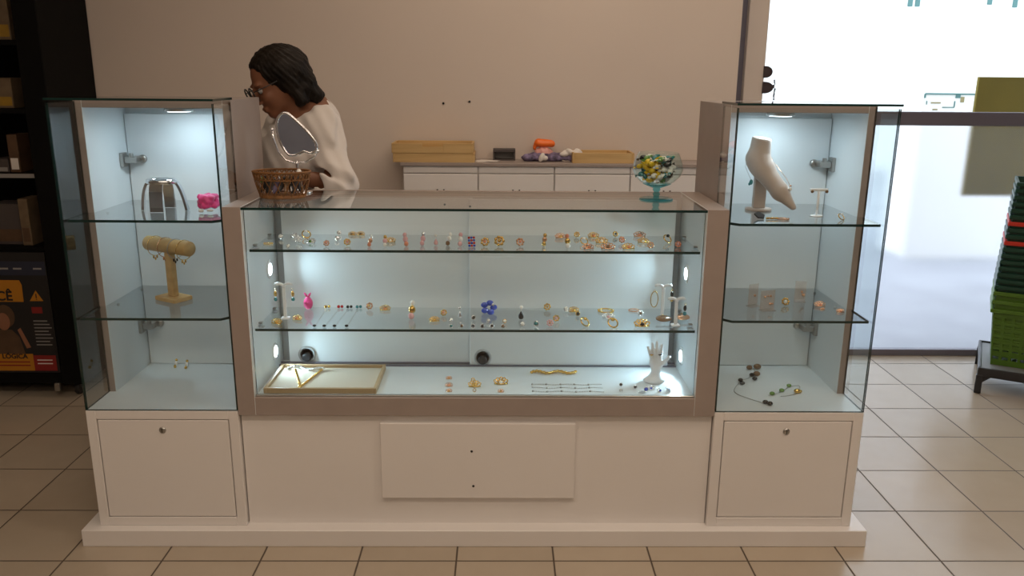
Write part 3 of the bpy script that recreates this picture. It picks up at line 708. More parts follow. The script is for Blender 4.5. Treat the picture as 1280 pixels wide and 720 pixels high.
# ================================================================== DRAWER CABINET AT THE WALL
dc = thing('drawer_cabinet', 'long low white drawer cabinet with brown top against the cream wall', 'drawer cabinet', (.37, 4.06, 0))
DX0, DX1, DY0 = -.466, 1.135, 3.88
MB().box(DX0, DX1, DY0+.02, 4.085, 0.0, 1.077).build('carcass', 'white', dc)
MB().box(DX0-.012, DX1, DY0-.008, 4.086, 1.077, 1.0925, c=.002).build('top', 'taupe', dc)
xs = [DX0, -.111, .250, .610, .962, DX1]
for i in range(5):
    x0, x1 = xs[i]+.003, xs[i+1]-.003
    d = MB().box(x0, x1, DY0, DY0+.02, .80, 1.040, c=.002).build('drawer', 'white', dc)
    cx = (x0+x1)/2
    MB().tube(arc((cx, DY0-.004, .968), .016, PI, 2*PI, 8, 'xz'), .004, 6).build('handle', 'dark', d)
    MB().box(x0, x1, DY0+.006, DY0+.02, 1.044, 1.076, c=.001).build('rail', 'white', dc)
    MB().box(x0, x1, DY0, DY0+.02, .06, .795, c=.002).build('door', 'white', dc)
def tray(name, label, x0, x1, y0, y1, z0, h, m, notch=True, lining=None, group=None):
    t = thing(name, label, 'tray', ((x0+x1)/2, (y0+y1)/2, z0), group)
    w = .010; b = MB(); b.box(x0+w, x1-w, y0+w, y1-w, z0, z0+.005)
    b.box(x0, x0+w, y0, y1, z0, z0+h, c=.001); b.box(x1-w, x1, y0, y1, z0, z0+h, c=.001); b.box(x0+w, x1-w, y1-w, y1, z0, z0+h, c=.001)
    if notch:
        c = (x0+x1)/2; n = .05; b.box(x0+w, c-n, y0, y0+w, z0, z0+h, c=.001); b.box(c+n, x1-w, y0, y0+w, z0, z0+h, c=.001); b.box(c-n, c+n, y0, y0+w, z0, z0+h*.62)
    else: b.box(x0+w, x1-w, y0, y0+w, z0, z0+h, c=.001)
    b.build('tray_body', m, t)
    if lining: MB().box(x0+w, x1-w, y0+w, y1-w, z0+.005, z0+.008).build('lining', lining, t)
    return t
tray('wooden_tray', 'lower of two stacked pine trays on the drawer cabinet', -.512, -.128, 3.89, 4.07, 1.0925, .043, 'pine', False, group='stacked pine trays')
tray('wooden_tray', 'upper of two stacked pine trays, finger notch in its front', -.517, -.133, 3.888, 4.068, 1.136, .045, 'pine', True, group='stacked pine trays')
tray('wooden_tray', 'flat pine tray alone beside the purple cloth on the cabinet', .335, .628, 3.90, 4.07, 1.0925, .048, 'pine', False)
t = thing('card_box', 'small dark open box with pale inside on the drawer cabinet', 'box', (.012, 4.03, 1.0925))
b = MB()
b.box(-.042, .066, 4, 4.06, 1.0925, 1.099); b.box(-.042, .066, 4.055, 4.06, 1.099, 1.146); b.box(-.042, -.034, 4, 4.055, 1.099, 1.146); b.box(.058, .066, 4, 4.055, 1.099, 1.146); b.box(-.042, .066, 3.995, 4.06, 1.134, 1.147, c=.001)
b.build('box_shell', 'greybox', t); MB().box(-.033, .057, 4.048, 4.054, 1.0995, 1.1335).build('inner_card', 'greyprint', t)
for i in range(3):
    o = MB().box(-.05, .05, -.035, .035, 0, .0008, rot=('Z', .3-i*.35)).build('paper_sheet', 'papr'); o.location = (-.075+.004*i, 3.96, 1.0927+i*.001)
    tag(o, 'loose white paper lying between the stacked pine trays and dark box', 'paper', 'papers on the drawer cabinet')
F = Field((.06, 3.90, 1.09), (.40, 4.08, 1.17), .005)
rnd = random.Random(5)
for i in range(16):
    F.ell((rnd.uniform(.11, .35), rnd.uniform(3.985, 4.03), 1.108), (rnd.uniform(.02, .045), .03, rnd.uniform(.014, .022)), .015, RZ(rnd.uniform(0, 3)))
F.ripple(lambda x, y, z: .003*np.sin(130*x+40*y)*np.cos(90*y-60*x)); F.plane_cut((0, 0, 1.093), (0, 0, -1))
tag(F.mesh('printed_cloth', 'purple'), 'crumpled purple and white patterned cloth on the drawer cabinet', 'cloth')
F = Field((.15, 3.88, 1.09), (.26, 4.0, 1.17), .004)
F.ell((.19, 3.930, 1.115), (.012, .018, .024), .005, RY(.4)); F.ell((.205, 3.930, 1.112), (.016, .016, .012), .005)
F.plane_cut((0, 0, 1.093), (0, 0, -1)); tag(F.mesh('tissue', 'papr'), 'crumpled white tissue in front of the purple cloth', 'tissue')
F = Field((.26, 3.92, 1.09), (.42, 4.02, 1.17), .004)
for i in range(6): F.ell((.30+i*.014, 3.965+.01*(i % 2), 1.128+.006*(i % 3)), (.022, .016, .012), .006, RY(.3*(i % 3)))
F.cone((.30, 3.97, 1.10), (.37, 3.97, 1.10), .012, .012, .01); F.plane_cut((0, 0, 1.093), (0, 0, -1))
tag(F.mesh('paper_wrap', 'papr'), 'crumpled pinkish white wrapping between purple cloth and single pine tray', 'wrapping')
t = thing('gift_pouch', 'pink pouch with an orange top standing on the purple cloth', 'pouch', (.205, 4, 1.0925))
F = Field((.12, 3.95, 1.09), (.28, 4.085, 1.21), .004); F.ell((.205, 4.03, 1.125), (.046, .035, .034), .01); F.ripple(lambda x, y, z: .0015*np.sin(220*x+60*z)); F.plane_cut((0, 0, 1.093), (0, 0, -1))
F.mesh('pouch', 'pinkclear', t)
F = Field((.12, 3.95, 1.13), (.29, 4.085, 1.22), .004); F.cone((.178, 4.03, 1.178), (.235, 4.025, 1.176), .019, .016, .01); F.ell((.205, 4.03, 1.172), (.046, .028, .014), .01); F.ell((.245, 4.02, 1.172), .014, .01); F.ell((.16, 4.03, 1.155), (.008, .01, .016), .008)
F.mesh('orange_top', 'orange', t)

# ================================================================== THE SHOP ASSISTANT
pe = thing('person', 'woman with glasses and dark bob in white blouse bending behind the counter', 'person', (-.75, 3.10, 0))
H0 = np.array((-.810, 3.05, 1.472))
fv = np.array((-.76, -.46, -.42)); fv /= np.linalg.norm(fv)
uv = np.array((-.36, -.14, .90)); uv -= fv*uv.dot(fv); uv /= np.linalg.norm(uv)
sv = np.cross(fv, uv); RH = np.stack([sv, fv, uv], 1)
def HP(a, b_, c): return H0 + a*sv + b_*fv + c*uv
lv = np.array((.62, -.785, 0)); dv = np.array((-.785, -.62, 0)); RT = np.stack([lv, -dv, (0, 0, 1)], 1)
nb_ = np.array((-.700, 3.105, 1.345))
SLp = np.array((-.648, 3.02, 1.315)); SRp = np.array((-.842, 3.262, 1.315))
ELp = np.array((-.590, 2.945, 1.110)); ERp = np.array((-.955, 3.13, 1.09))
WLp = np.array((-.700, 2.885, 1.140)); WRp = np.array((-.900, 2.985, 1.13))
B = Field((-1.12, 2.70, -.005), (-.40, 3.36, 1.64), .005)
B.ell(HP(0, -.012, .02), (.073, .095, .086), .01, RH)
B.ell(HP(0, .030, -.045), (.058, .060, .072), .03, RH)
B.ell(HP(0, .066, -.098), (.024, .022, .019), .02, RH)
for q in (-1, 1):
    B.ell(HP(q*.030, .082, .014), (.020, .010, .007), .012, RH)
    B.ell(HP(q*.034, .066, -.038), (.020, .018, .017), .018, RH)
    B.ell(HP(q*.030, .099, -.006), (.014, .012, .009), .006, RH, 'sub')
    B.ell(HP(q*.0135, .098, -.046), (.007, .010, .006), .006, RH)
    B.ell(HP(q*.070, -.022, -.018), (.007, .017, .029), .006, RH)
B.cone(HP(0, .090, .002), HP(0, .113, -.040), .007, .011, .010)
B.ell(HP(0, .090, -.070), (.021, .010, .0055), .006, RH); B.ell(HP(0, .087, -.0805), (.018, .010, .006), .006, RH)
B.ell(HP(0, .102, -.0752), (.022, .008, .0018), .002, RH, 'sub')
B.cone(HP(0, -.030, -.070), nb_, .050, .058, .03)
B.cone(SLp, SRp, .042, .042, .04); B.cone(nb_, (-.735, 3.11, 1.22), .075, .12, .05)
B.ell((-.742, 3.11, 1.19), (.150, .105, .17), .05, RT); B.cone((-.745, 3.11, 1.10), (-.75, 3.13, .92), .125, .15, .06)
for q in (-1, 1): B.ell(np.array((-.742, 3.10, 1.18))+q*.075*lv+.085*dv, .055, .03)
for (S, E_, W) in ((SLp, ELp, WLp), (SRp, ERp, WRp)):
    B.cone(S, E_, .038, .034, .02); B.cone(E_, W, .037, .025, .015)
def hand(Fd, w, dirv, nrm, side):
    dirv = np.array(dirv, float); dirv /= np.linalg.norm(dirv); nrm = np.array(nrm, float); nrm -= dirv*nrm.dot(dirv); nrm /= np.linalg.norm(nrm)
    sd = np.cross(dirv, nrm)*side
    for k, a in enumerate((-.026, -.009, .009, .026)):
        Fd.cone(w+dirv*.012+sd*a*.55, w+dirv*.082+sd*a, .014, .0105, .010)
    for k, (a, L) in enumerate(((-.027, .060), (-.009, .074), (.009, .078), (.027, .070))):
        p0 = w+dirv*.084+sd*a; p1 = p0+dirv*L*.42+nrm*L*.16+sd*a*.12; p2 = p1+dirv*L*.20+nrm*L*.26; p3 = p2-dirv*L*.02+nrm*L*.22
        Fd.cone(p0, p1, .0095, .0088, .003); Fd.cone(p1, p2, .0088, .0080, .003); Fd.cone(p2, p3, .0080, .0072, .003)
    t0 = w+dirv*.022+sd*.026; t1 = t0+dirv*.030+sd*.028+nrm*.012; t2 = t1+dirv*.028+sd*.008+nrm*.016; t3 = t2+dirv*.022-sd*.006+nrm*.012
    Fd.cone(t0, t1, .0145, .0110, .008); Fd.cone(t1, t2, .0110, .0095, .003); Fd.cone(t2, t3, .0095, .0080, .003)
hand(B, WLp, (-.75, -.25, -.18), (0, 0, -1), 1)
hand(B, WRp, (.80, -.30, -.18), (0, 0, -1), -1)
hips = np.array((-.75, 3.14, .90))
B.ell(hips, (.165, .12, .13), .05, RT)
for q in (-1, 1):
    hp = hips+q*.085*lv; kn = np.array((-.76, 3.12, .48))+q*.095*lv; an = np.array((-.76, 3.17, .085))+q*.105*lv
    B.cone(hp, kn, .085, .055, .03); B.cone(kn, an, .052, .036, .02); B.cone(an, an+dv*.14-np.array((0, 0, .05)), .036, .028, .02)
B.mesh('body', 'skin', pe)
W = Field((-1.15, 2.74, .84), (-.38, 3.38, 1.44), .006)
W.ell((-.742, 3.10, 1.20), (.170, .125, .18), .03, RT); W.cone(SLp+(0.0, 0, -.005), SRp+(0, 0, -.005), .060, .060, .05)
W.cone((-.742, 3.10, 1.16), (-.75, 3.13, .90), .155, .185, .05); W.cone(nb_+(.01, .02, -.02), (-.735, 3.12, 1.2), .085, .13, .05)
for q in (-1, 1): W.ell(np.array((-.742, 3.10, 1.18))+q*.075*lv+.09*dv, .068, .04)
for (S, E_, V_) in ((SLp, ELp, WLp), (SRp, ERp, WRp)):
    W.cone(S, E_+(0, 0, .0), .060, .064, .03); W.cone(E_, E_+(V_-E_)*.42+(0, 0, -.004), .062, .060, .02)
    c = E_+(V_-E_)*.60; W.ell(c, .052, .01, None, 'sub')
W.ripple(lambda x, y, z: .0045*np.sin(38*(x+.7*z)+14*y)*np.sin(23*z-17*x+9*y) + .0060*np.sin(75*(z+.35*x)+8*np.sin(20*y)+30*y)*np.clip((x+.72)*7, 0, 1) + .0025*np.sin(120*x+60*z+30*y))
W.ell(nb_+dv*.05+(0, 0, .028), (.072, .085, .060), .012, RT, 'sub'); W.ell(nb_+dv*.10+(0, 0, -.01), (.050, .05, .055), .02, RT, 'sub')
W.mesh('blouse', 'blouse', pe)
T = Field((-1.0, 2.94, .06), (-.5, 3.36, 1.0), .008)
T.ell(hips, (.178, .135, .13), .05, RT)
for q in (-1, 1):
    hp = hips+q*.085*lv; kn = np.array((-.76, 3.12, .48))+q*.095*lv; an = np.array((-.76, 3.17, .10))+q*.105*lv
    T.cone(hp, kn, .095, .066, .03); T.cone(kn, an, .066, .052, .02)
T.mesh('trousers', 'trousers', pe)
for q in (-1, 1):
    an = np.array((-.76, 3.17, .085))+q*.105*lv
    S_ = Field(tuple(an+(-.2, -.25, -.10)), tuple(an+(.15, .12, .06)), .006)
    S_.cone(an+(0, 0, -.03), an+dv*.15-(0, 0, .045), .045, .040, .02); S_.ell(an-dv*.02-(0, 0, .03), .044, .02); S_.plane_cut((0, 0, .001), (0, 0, -1)); S_.plane_cut((0, 0, .075), (0, 0, 1))
    S_.mesh('shoe', 'blackplastic', pe)
Hf = Field((-1.0, 2.85, 1.28), (-.56, 3.28, 1.66), .004)
Hf.ell(HP(0, -.018, .024), (.086, .102, .094), .01, RH)
Hf.cone(HP(0, -.060, .01), HP(0, -.072, -.070), .070, .046, .04)
for q in (-1, 1):
    Hf.cone(HP(q*.066, -.012, .03), HP(q*.084, -.022, -.095), .031, .022, .03); Hf.cone(HP(q*.050, -.06, .0), HP(q*.060, -.080, -.095), .046, .034, .03)
Hf.ell(HP(0, .128, -.055), (.105, .118, .112), .012, RH, 'sub'); Hf.ell(HP(0, .105, .022), (.072, .075, .056), .012, RH, 'sub')
Hf.ell(HP(0, .035, -.13), (.07, .06, .07), .02, RH, 'sub')
def strands(x, y, z):
    q = [x-H0[0], y-H0[1], z-H0[2]]; a = sum(q[i]*sv[i] for i in range(3)); b_ = sum(q[i]*fv[i] for i in range(3)); c = sum(q[i]*uv[i] for i in range(3))
    th = np.arctan2(b_, a+1e-6); return .0045*np.sin(88*x+41*z)*np.sin(95*z-30*y+20*x)*np.clip(.35-8*c, 0, 1) + .0016*np.sin(170*x+60*z)*np.sin(150*z+90*y) + .0012*np.sin(34*th+7*np.sin(22*c)) + .0010*np.sin(73*th+25*c)
Hf.ripple(strands); Hf.mesh('hair', 'hair', pe)
g = MB(); Rm = Matrix(RH.tolist())
for q in (-1, 1):
    g.torus(HP(q*.032, .112, -.008), 0.024, .0028, 24, 6, rot=Rm @ RX(PI/2), sy=1)
    g.tube([HP(q*.056, .110, .0), HP(q*.078, .06, .0), HP(q*.081, -.005, .002), HP(q*.079, -.02, -.014)], .0018, 6)
g.tube([HP(-.009, .114, -.003), HP(0, .117, .0), HP(.009, .114, -.003)], .0018, 6)
tag(g.build('glasses', 'blackplastic', pe), 'dark rimmed glasses')
for q in (-1, 1):
    e = MB().ball(HP(q*.031, .080, -.008), .0100, 14, rot=Rm); e.ball(HP(q*.031, .0868, -.0100), (.0058, .0045, .0058), 10, 1, rot=Rm); e.build('eye', ['greyprint', 'blackstone'], pe)
# ================================================================== ON THE COUNTER TOP
ZT = 1.1102
cx, cy = -.697, 2.612
bk = thing('wicker_basket', 'oval brown wicker basket of hair clips on the glass counter', 'basket', (cx, cy, ZT))
def oval(w, rx, ry, z): return (cx+rx*math.cos(w), cy+ry*math.sin(w), z)
def rad(t): return (.070+.022*t, .047+.018*t)
b = MB(); K = 18
for ph in (0, PI):
    pts = []
    for i in range(K*8):
        w = 2*PI*i/(K*8); z = .071+.011*math.sin(K*w+ph); r = rad(z/.092); o_ = .0012*math.cos(K*w+ph)
        pts.append(oval(w, r[0]+o_, r[1]+o_, ZT+z))
    b.tube(pts, .0021, 6, closed=True)
for k in range(K):
    for sgn in (-1, 1):
        pts = []
        for i in range(7):
            t = i/6; w = 2*PI*k/K+sgn*t*2*PI/K*.95; r = rad(t*.062/.092+.04); o_ = sgn*.0013
            pts.append(oval(w, r[0]+o_, r[1]+o_, ZT+.004+t*.058))
        b.tube(pts, .0014, 6)
b.build('weave', 'wicker', bk)
b = MB()
for z, rr in ((.084, .0034), (.060, .0024)):
    r = rad(z/.092); b.tube([oval(2*PI*i/48, r[0], r[1], ZT+z) for i in range(48)], rr, 8, closed=True)
b.build('rim', 'wicker', bk)
b = MB(); b.lathe([(0, 0), (.070, 0), (.074, .004), (.074, .010), (.068, .012), (0, .010)], 40, at=(cx, cy, ZT), sy=.68); b.build('base', 'wicker', bk)
def hair_clip_mesh():
    b = MB(); pts = [(0, -.006+.008*math.sin(PI*i/8), -.028+.056*i/8) for i in range(9)]
    b.tube(pts, [.003, .0055, .0075, .0085, .0088, .0085, .0075, .0055, .003], 10, flat=.6); return b
rnd = random.Random(8); clips = {}
cols = ['blackplastic', 'brownstone', 'blackstone', 'blackplastic', 'greybox', 'purple', 'blackplastic', 'brownstone', 'blackstone', 'greybox', 'blackplastic', 'brownstone', 'blackstone', 'greybox', 'blackplastic']
for i, c in enumerate(cols):
    w = PI*1.0 + PI*1.0*(i+.5)/12 if i < 12 else PI*.2+PI*.6*(i-12)/2
    rx, ry = (.062, .041) if i < 12 else (.036, .018)
    desc = {'blackplastic': 'black', 'brownstone': 'brown', 'blackstone': 'glossy black', 'purple': 'purple patterned', 'greybox': 'dark grey'}[c]
    if c not in clips:
        t = thing('hair_clip', '', 'hair clip', (0, 0, 0), desc+' hair clips in the wicker basket')
        hair_clip_mesh().build('jaw', c, t, local=True)
        MB().tube([(-.003, .006, -.012), (0, .010, 0), (.003, .006, .012)], .0022, 6).build('spring', 'steel', t, local=True); clips[c] = t
    else: t = copy_tree(clips[c])
    t['label'] = desc+' hair clip standing inside the oval wicker basket'
    t.location = (cx+rx*math.cos(w), cy+ry*math.sin(w), ZT+.046); t.rotation_euler = (rnd.uniform(-.25, .1), rnd.uniform(.1, .5), w+PI/2)
o = MB().ball((0, 0, 0), (.012, .009, .009), 12); o.ball((.008, -.003, .006), .006, 10); o = o.build('hair_clip', 'green'); o.location = (cx-.058, cy-.022, ZT+.060); tag(o, 'small green hair clip at the edge of the wicker basket', 'hair clip')
for i, (dx, dy, z) in enumerate(((-.004, -.038, .066), (.050, .018, .082))):
    o = MB().ball((0, 0, 0), .008, 12); o.torus((0, 0, 0), .008, .0012, 16, 6); o = o.build('pearl_bead', 'pearl'); o.location = (cx+dx, cy+dy, ZT+z)
    tag(o, ('pearl bead ornament low at the front of the wicker basket' if i == 0 else 'pearl bead ornament by the basket rim near the mirror stem'), 'bead')
# mirror
mi = thing('vanity_mirror', 'chrome heart-shaped vanity mirror on a stem behind the wicker basket', 'mirror', (-.678, 2.735, ZT))
HP_ = [(-0.703, 1.37), (-0.686, 1.36), (-0.661, 1.337), (-0.637, 1.312), (-0.617, 1.286), (-0.608, 1.263), (-0.614, 1.247), (-0.632, 1.242), (-0.648, 1.247), (-0.659, 1.243), (-0.675, 1.236), (-0.699, 1.235), (-0.716, 1.254), (-0.729, 1.285), (-0.735, 1.316), (-0.731, 1.347), (-0.719, 1.365)]
UPOLY = [(-0.752, 2.735, 1.316), (-0.749, 2.735, 1.282), (-0.736, 2.735, 1.243), (-0.714, 2.735, 1.217), (-0.68, 2.735, 1.207), (-0.646, 2.735, 1.212), (-0.619, 2.735, 1.228), (-0.607, 2.735, 1.247)]
n_ = len(HP_)
def cr(i, t):
    p = [HP_[(i+k-1) % n_] for k in range(4)]
    return tuple(.5*((2*p[1][a])+(-p[0][a]+p[2][a])*t+(2*p[0][a]-5*p[1][a]+4*p[2][a]-p[3][a])*t*t+(-p[0][a]+3*p[1][a]-3*p[2][a]+p[3][a])*t**3) for a in (0, 1))
HC = [cr(i, k/4) for i in range(n_) for k in range(4)]
MB().prism(HC, 2.727, 2.733, 'y', 1, 0).build('mirror_glass', ['mirror', 'chrome'], mi)
b = MB(); b.tube([(x, 2.7285, z) for x, z in HC], .0048, 10, closed=True)
b.build('frame', 'chrome', mi)
b = MB(); b.tube(UPOLY, .0032, 8); b.ball(UPOLY[0], .006, 10); b.ball(UPOLY[-1], .006, 10)
b.build('fork', 'chrome', mi)
b = MB(); b.lathe([(.004, .012), (.0075, .018), (.004, .026), (.004, .060), (.007, .066), (.004, .072), (.004, .088), (.006, .096), (.003, .104)], 16, at=(-.678, 2.735, ZT)); b.build('stem', 'chrome', mi)
b = MB(); b.lathe([(0, 0), (.046, 0), (.047, .003), (.042, .007), (.018, .011), (.006, .016), (0, .016)], 36, at=(-.678, 2.735, ZT)); b.build('base', 'chrome', mi)
# goblet of sweets
gx, gy = .499, 2.625
gb = thing('glass_goblet', 'footed glass goblet of wrapped sweets on the counter by the tower', 'goblet', (gx, gy, ZT))
prof = [(.010, .040), (.030, .044), (.055, .058), (.073, .076), (.080, .096), (.078, .116), (.071, .134), (.064, .150), (.0625, .150), (.0695, .133), (.0765, .115), (.0785, .096), (.0715, .077), (.054, .060), (.030, .0465), (0, .0465)]
MB().lathe(prof, 48, at=(gx, gy, ZT)).build('bowl', 'bowlglass', gb)
MB().lathe([(0, .006), (.010, .008), (.009, .012), (.0125, .018), (.008, .025), (.0125, .031), (.011, .037), (.022, .041), (.045, .0505), (.044, .052), (.020, .045), (0, .044)], 32, at=(gx, gy, ZT)).build('stem', 'teallglass', gb)
MB().lathe([(0, 0), (.053, 0), (.0545, .002), (.053, .004), (.020, .0065), (0, .0075)], 40, at=(gx, gy, ZT)).build('foot', 'teallglass', gb)
def candy_mesh():
    b = MB(); b.ball((0, 0, 0), (.0125, .0085, .0085), 12)
    for s in (-1, 1):
        pts = []; n = 10
        c0 = (s*.0115, 0, 0); vs = [c0]; 
        for i in range(n): 
            w = 2*PI*i/n; r = .0075+.0015*math.cos(3*w); vs.append((s*(.0205+.0015*(i % 2)), r*math.cos(w), r*.6*math.sin(w)))
        b.add(vs, [[0, 1+i, 1+(i+1) % n] for i in range(n)]+[[1+i for i in range(n)]])
    return b
rnd = random.Random(12); pr_ = {}; pts = []
tries = 0
while len(pts) < 60 and tries < 20000:
    tries += 1
    z = rnd.uniform(.062, .136); R = np.interp(z, [.058, .076, .096, .116, .134], [.047, .065, .0715, .070, .063])-.0135
    a = rnd.uniform(0, 2*PI); r = R*math.sqrt(rnd.uniform(.0, 1)); p = Vector((gx+r*math.cos(a), gy+r*math.sin(a), ZT+z))
    if all((p-q).length > .0160 for q in pts): pts.append(p)
seq = ['yellow', 'papr', 'teal', 'yellow', 'papr', 'green', 'yellow', 'blackstone', 'papr', 'yellow', 'teal', 'papr']
for i, p in enumerate(pts):
    c = seq[i % len(seq)]; nm = {'yellow': 'yellow', 'papr': 'white', 'teal': 'teal', 'green': 'green', 'blackstone': 'black'}[c]
    if c not in pr_:
        pr_[c] = candy_mesh().build('wrapped_sweet', c); o = pr_[c]
    else: o = pr_[c].copy(); COL.objects.link(o)
    tag(o, nm+' wrapped sweet heaped inside the footed glass goblet', 'sweet', nm+' sweets in the goblet'); o.location = p
    o.rotation_euler = (rnd.uniform(-.5, .5), rnd.uniform(-.5, .5), rnd.uniform(0, 2*PI))

# ================================================================== JEWELLERY DESIGNS (origin on the shelf, facing -y)
def d_drop(t, top, drop, h=.030):
    MB().ball((0, .006, h-.004), .0042, 10).tube([(0, .006, h-.004), (0, .004, h*.62)], .0009, 5).build('stud', top, t, local=True)
    MB().lathe([(0, .0005), (.004, .002), (.006, .006), (.005, .011), (.002, .016), (.0008, h*.62), (0, h*.63)], 14, at=(0, .002, 0), sy=.75).build('drop', drop, t, local=True)
def d_stud(t, metal, stone, r=.006):
    MB().torus((0, 0, r+.001), r*.9, r*.28, 16, 6, rot=RX(PI/2-.3)).tube([(0, .001, r), (0, .012, .001)], .0007, 5).build('setting', metal, t, local=True)
    MB().ball((0, -.001, r+.001), (r*.8, r*.6, r*.8), 12).build('stone', stone, t, local=True)
def d_cluster(t, metal, stone, r=.010):
    R = RX(PI/2-.5); b = MB()
    for i in range(7):
        w = 2*PI*i/7; b.ball(R @ Vector((r*.72*math.cos(w), r*.72*math.sin(w), 0))+Vector((0, 0, r)), r*.30, 8)
    b.torus((0, .001, r), r*.75, r*.12, 20, 6, rot=R).build('petals', metal, t, local=True)
    MB().ball((0, -.002, r+.001), r*.36, 10).build('stone', stone, t, local=True)
def d_hoop(t, metal, bead, R=.011):
    MB().torus((0, 0, R+.0013), R, .0014, 24, 6, rot=RZ(.5) @ RX(PI/2)).build('hoop', metal, t, local=True)
    MB().ball((0, -.001, R*2+.002), R*.38, 10).build('bead', bead, t, local=True)
def d_ring(t, metal, stone, R=.0085):
    MB().torus((0, 0, R*.72+.001), R, .0013, 24, 6, rot=RZ(.6) @ RX(PI/2-.75)).build('band', metal, t, local=True)
    MB().ball((0, -R*.3, R*1.45+.001), (R*.42, R*.36, R*.36), 10).build('stone', stone, t, local=True)
def d_bangle(t, metal, R=.024):
    MB().torus((0, 0, .0028), R, .0026, 36, 8).build('band', metal, t, local=True)
    b = MB()
    for i in range(9): w = PI+PI*i/8; b.ball((R*math.cos(w), R*math.sin(w), .0045), .0032, 8)
    b.build('beads', metal, t, local=True)
def d_bar(t, top, mid, low):
    MB().ball((0, .016, .022), (.0045, .004, .005), 10).build('stud', top, t, local=True)
    MB().ball((0, .009, .0135), (.0058, .005, .0065), 10).tube([(0, .016, .022), (0, .002, .006)], .001, 5).build('stone', mid, t, local=True)
    MB().ball((0, 0, .0055), (.005, .0045, .0055), 10).build('pendant', low, t, local=True)
def d_leaf(t, metal, stone, s=1.0):
    b = MB()
    for k in range(5):
        a = -1.0+k*.5; R = RZ(a); pts = []
        for i in range(13):
            w = 2*PI*i/13; p = Vector((.0028*math.cos(w), .007+.006*math.sin(w), 0)); p = R @ p; p = RX(.85) @ p; pts.append((p.x*s*1.15, p.y*s, p.z*s+.0012))
        b.tube(pts, .0011*s, 5, closed=True)
    b.tube([(-.012*s, .001, .0012), (-.004*s, -.003, .002), (.004*s, -.003, .002), (.012*s, .001, .0012)], .0014*s, 6)
    b.build('leaves', metal, t, local=True)
    MB().ball((0, -.001, .0045*s), .0036*s, 10).build('stone', stone, t, local=True)
def d_checker(t, a, b_):
    m = MB(); n = MB()
    for r in range(4):
        for c in range(3):
            (m if (r+c) % 2 else n).box(-.009+c*.006, -.0035+c*.006, -.001+r*.003, .003+r*.003, .001+r*.006, .0062+r*.006, c=.0008)
    m.build('red_stones', a, t, local=True); n.build('dark_stones', b_, t, local=True)
def d_bow(t, m):
    R = RX(1.1)
    b = MB()
    for k in range(5):
        w = 2*PI*k/5; q = Vector((.010*math.cos(w), .010*math.sin(w), 0)); b.ball(RX(1.0) @ q+Vector((0, 0, .011)), (.0075, .0045, .006), 10)
    b.build('petals', m, t, local=True); MB().ball((.008, -.004, .018), .0035, 8).build('centre', 'silver', t, local=True)
_pc = {}
def jewel(fn, args, x, y, z, name, label, cat, group, rot=0, sc=1.0):
    key = (fn.__name__, tuple(args), name)
    if key in _pc: t = copy_tree(_pc[key])
    else:
        t = thing(name, label, cat); fn(t, *args); _pc[key] = t
    t['label'] = label; t['group'] = group; t.location = (x, y, z); t.rotation_euler = (0, 0, rot); t.scale = (sc, sc, sc)
    return t
U = .9752; L = .7222; FL = .5082
def shelf_row(items, z, place, row, group):
    items = sorted(items, key=lambda q: q[2])
    for i, (fn, args, x, y, name, desc, sc) in enumerate(items):
        jewel(fn, args, x, y, z, name, '%s, %s from the basket end, %s, %s row' % (desc, ordn[i], place, row), 'ring' if name == 'ring' else ('bracelet' if name == 'bangle' else ('brooch' if name == 'brooch' else 'earring')), group, rot=((i*37) % 11-5)*.06, sc=sc*(1.28 if name != 'bangle' else 1.05))
E_ = 'earring'
up_back = [(d_leaf, ('silver', 'pearl'), -.680, 2.650, E_, 'silver leaf earring', .9), (d_ring, ('gold', 'pearl'), -.637, 2.641, 'ring', 'gold ring with pearl', 1.25),
 (d_stud, ('silver', 'silver'), -.539, 2.685, E_, 'silver stud earring', .9), (d_leaf, ('gold', 'brownstone'), -.496, 2.682, E_, 'gold leaf earring', .85), (d_leaf, ('gold', 'blackstone'), -.468, 2.684, E_, 'gold and black leaf earring', .85),
 (d_leaf, ('gold2', 'gold'), .196, 2.652, E_, 'rose gold leaf earring', 1.1), (d_cluster, ('gold', 'gold'), .250, 2.667, E_, 'gold flower earring', .8), (d_leaf, ('gold', 'coral'), .306, 2.668, E_, 'gold leaf earring', 1.1),
 (d_cluster, ('gold', 'blackstone'), .380, 2.680, E_, 'dark centred flower earring', .8), (d_leaf, ('gold2', 'coral'), .461, 2.680, E_, 'coral and gold leaf earring', 1.2)]
up_mid = [(d_stud, ('silver', 'pearl'), -.713, 2.612, E_, 'bright silver stud earring', 1.0), (d_stud, ('silver', 'silver'), -.528, 2.591, E_, 'silver stud earring', .9), (d_leaf, ('gold', 'pearl'), -.354, 2.570, E_, 'gold and silver leaf earring', 1.0),
 (d_ring, ('gold', 'pearl'), .264, 2.561, 'ring', 'slim gold ring', 1.1), (d_leaf, ('gold', 'pearl'), .322, 2.576, E_, 'gold leaf earring', 1.2), (d_cluster, ('gold2', 'coral'), .387, 2.577, E_, 'rose gold flower earring', .9),
 (d_leaf, ('gold', 'pearl'), .456, 2.579, E_, 'gold leaf earring with pearl', 1.1), (d_ring, ('gold', 'blackstone'), .537, 2.595, 'ring', 'gold ring with black stone', 1.3)]
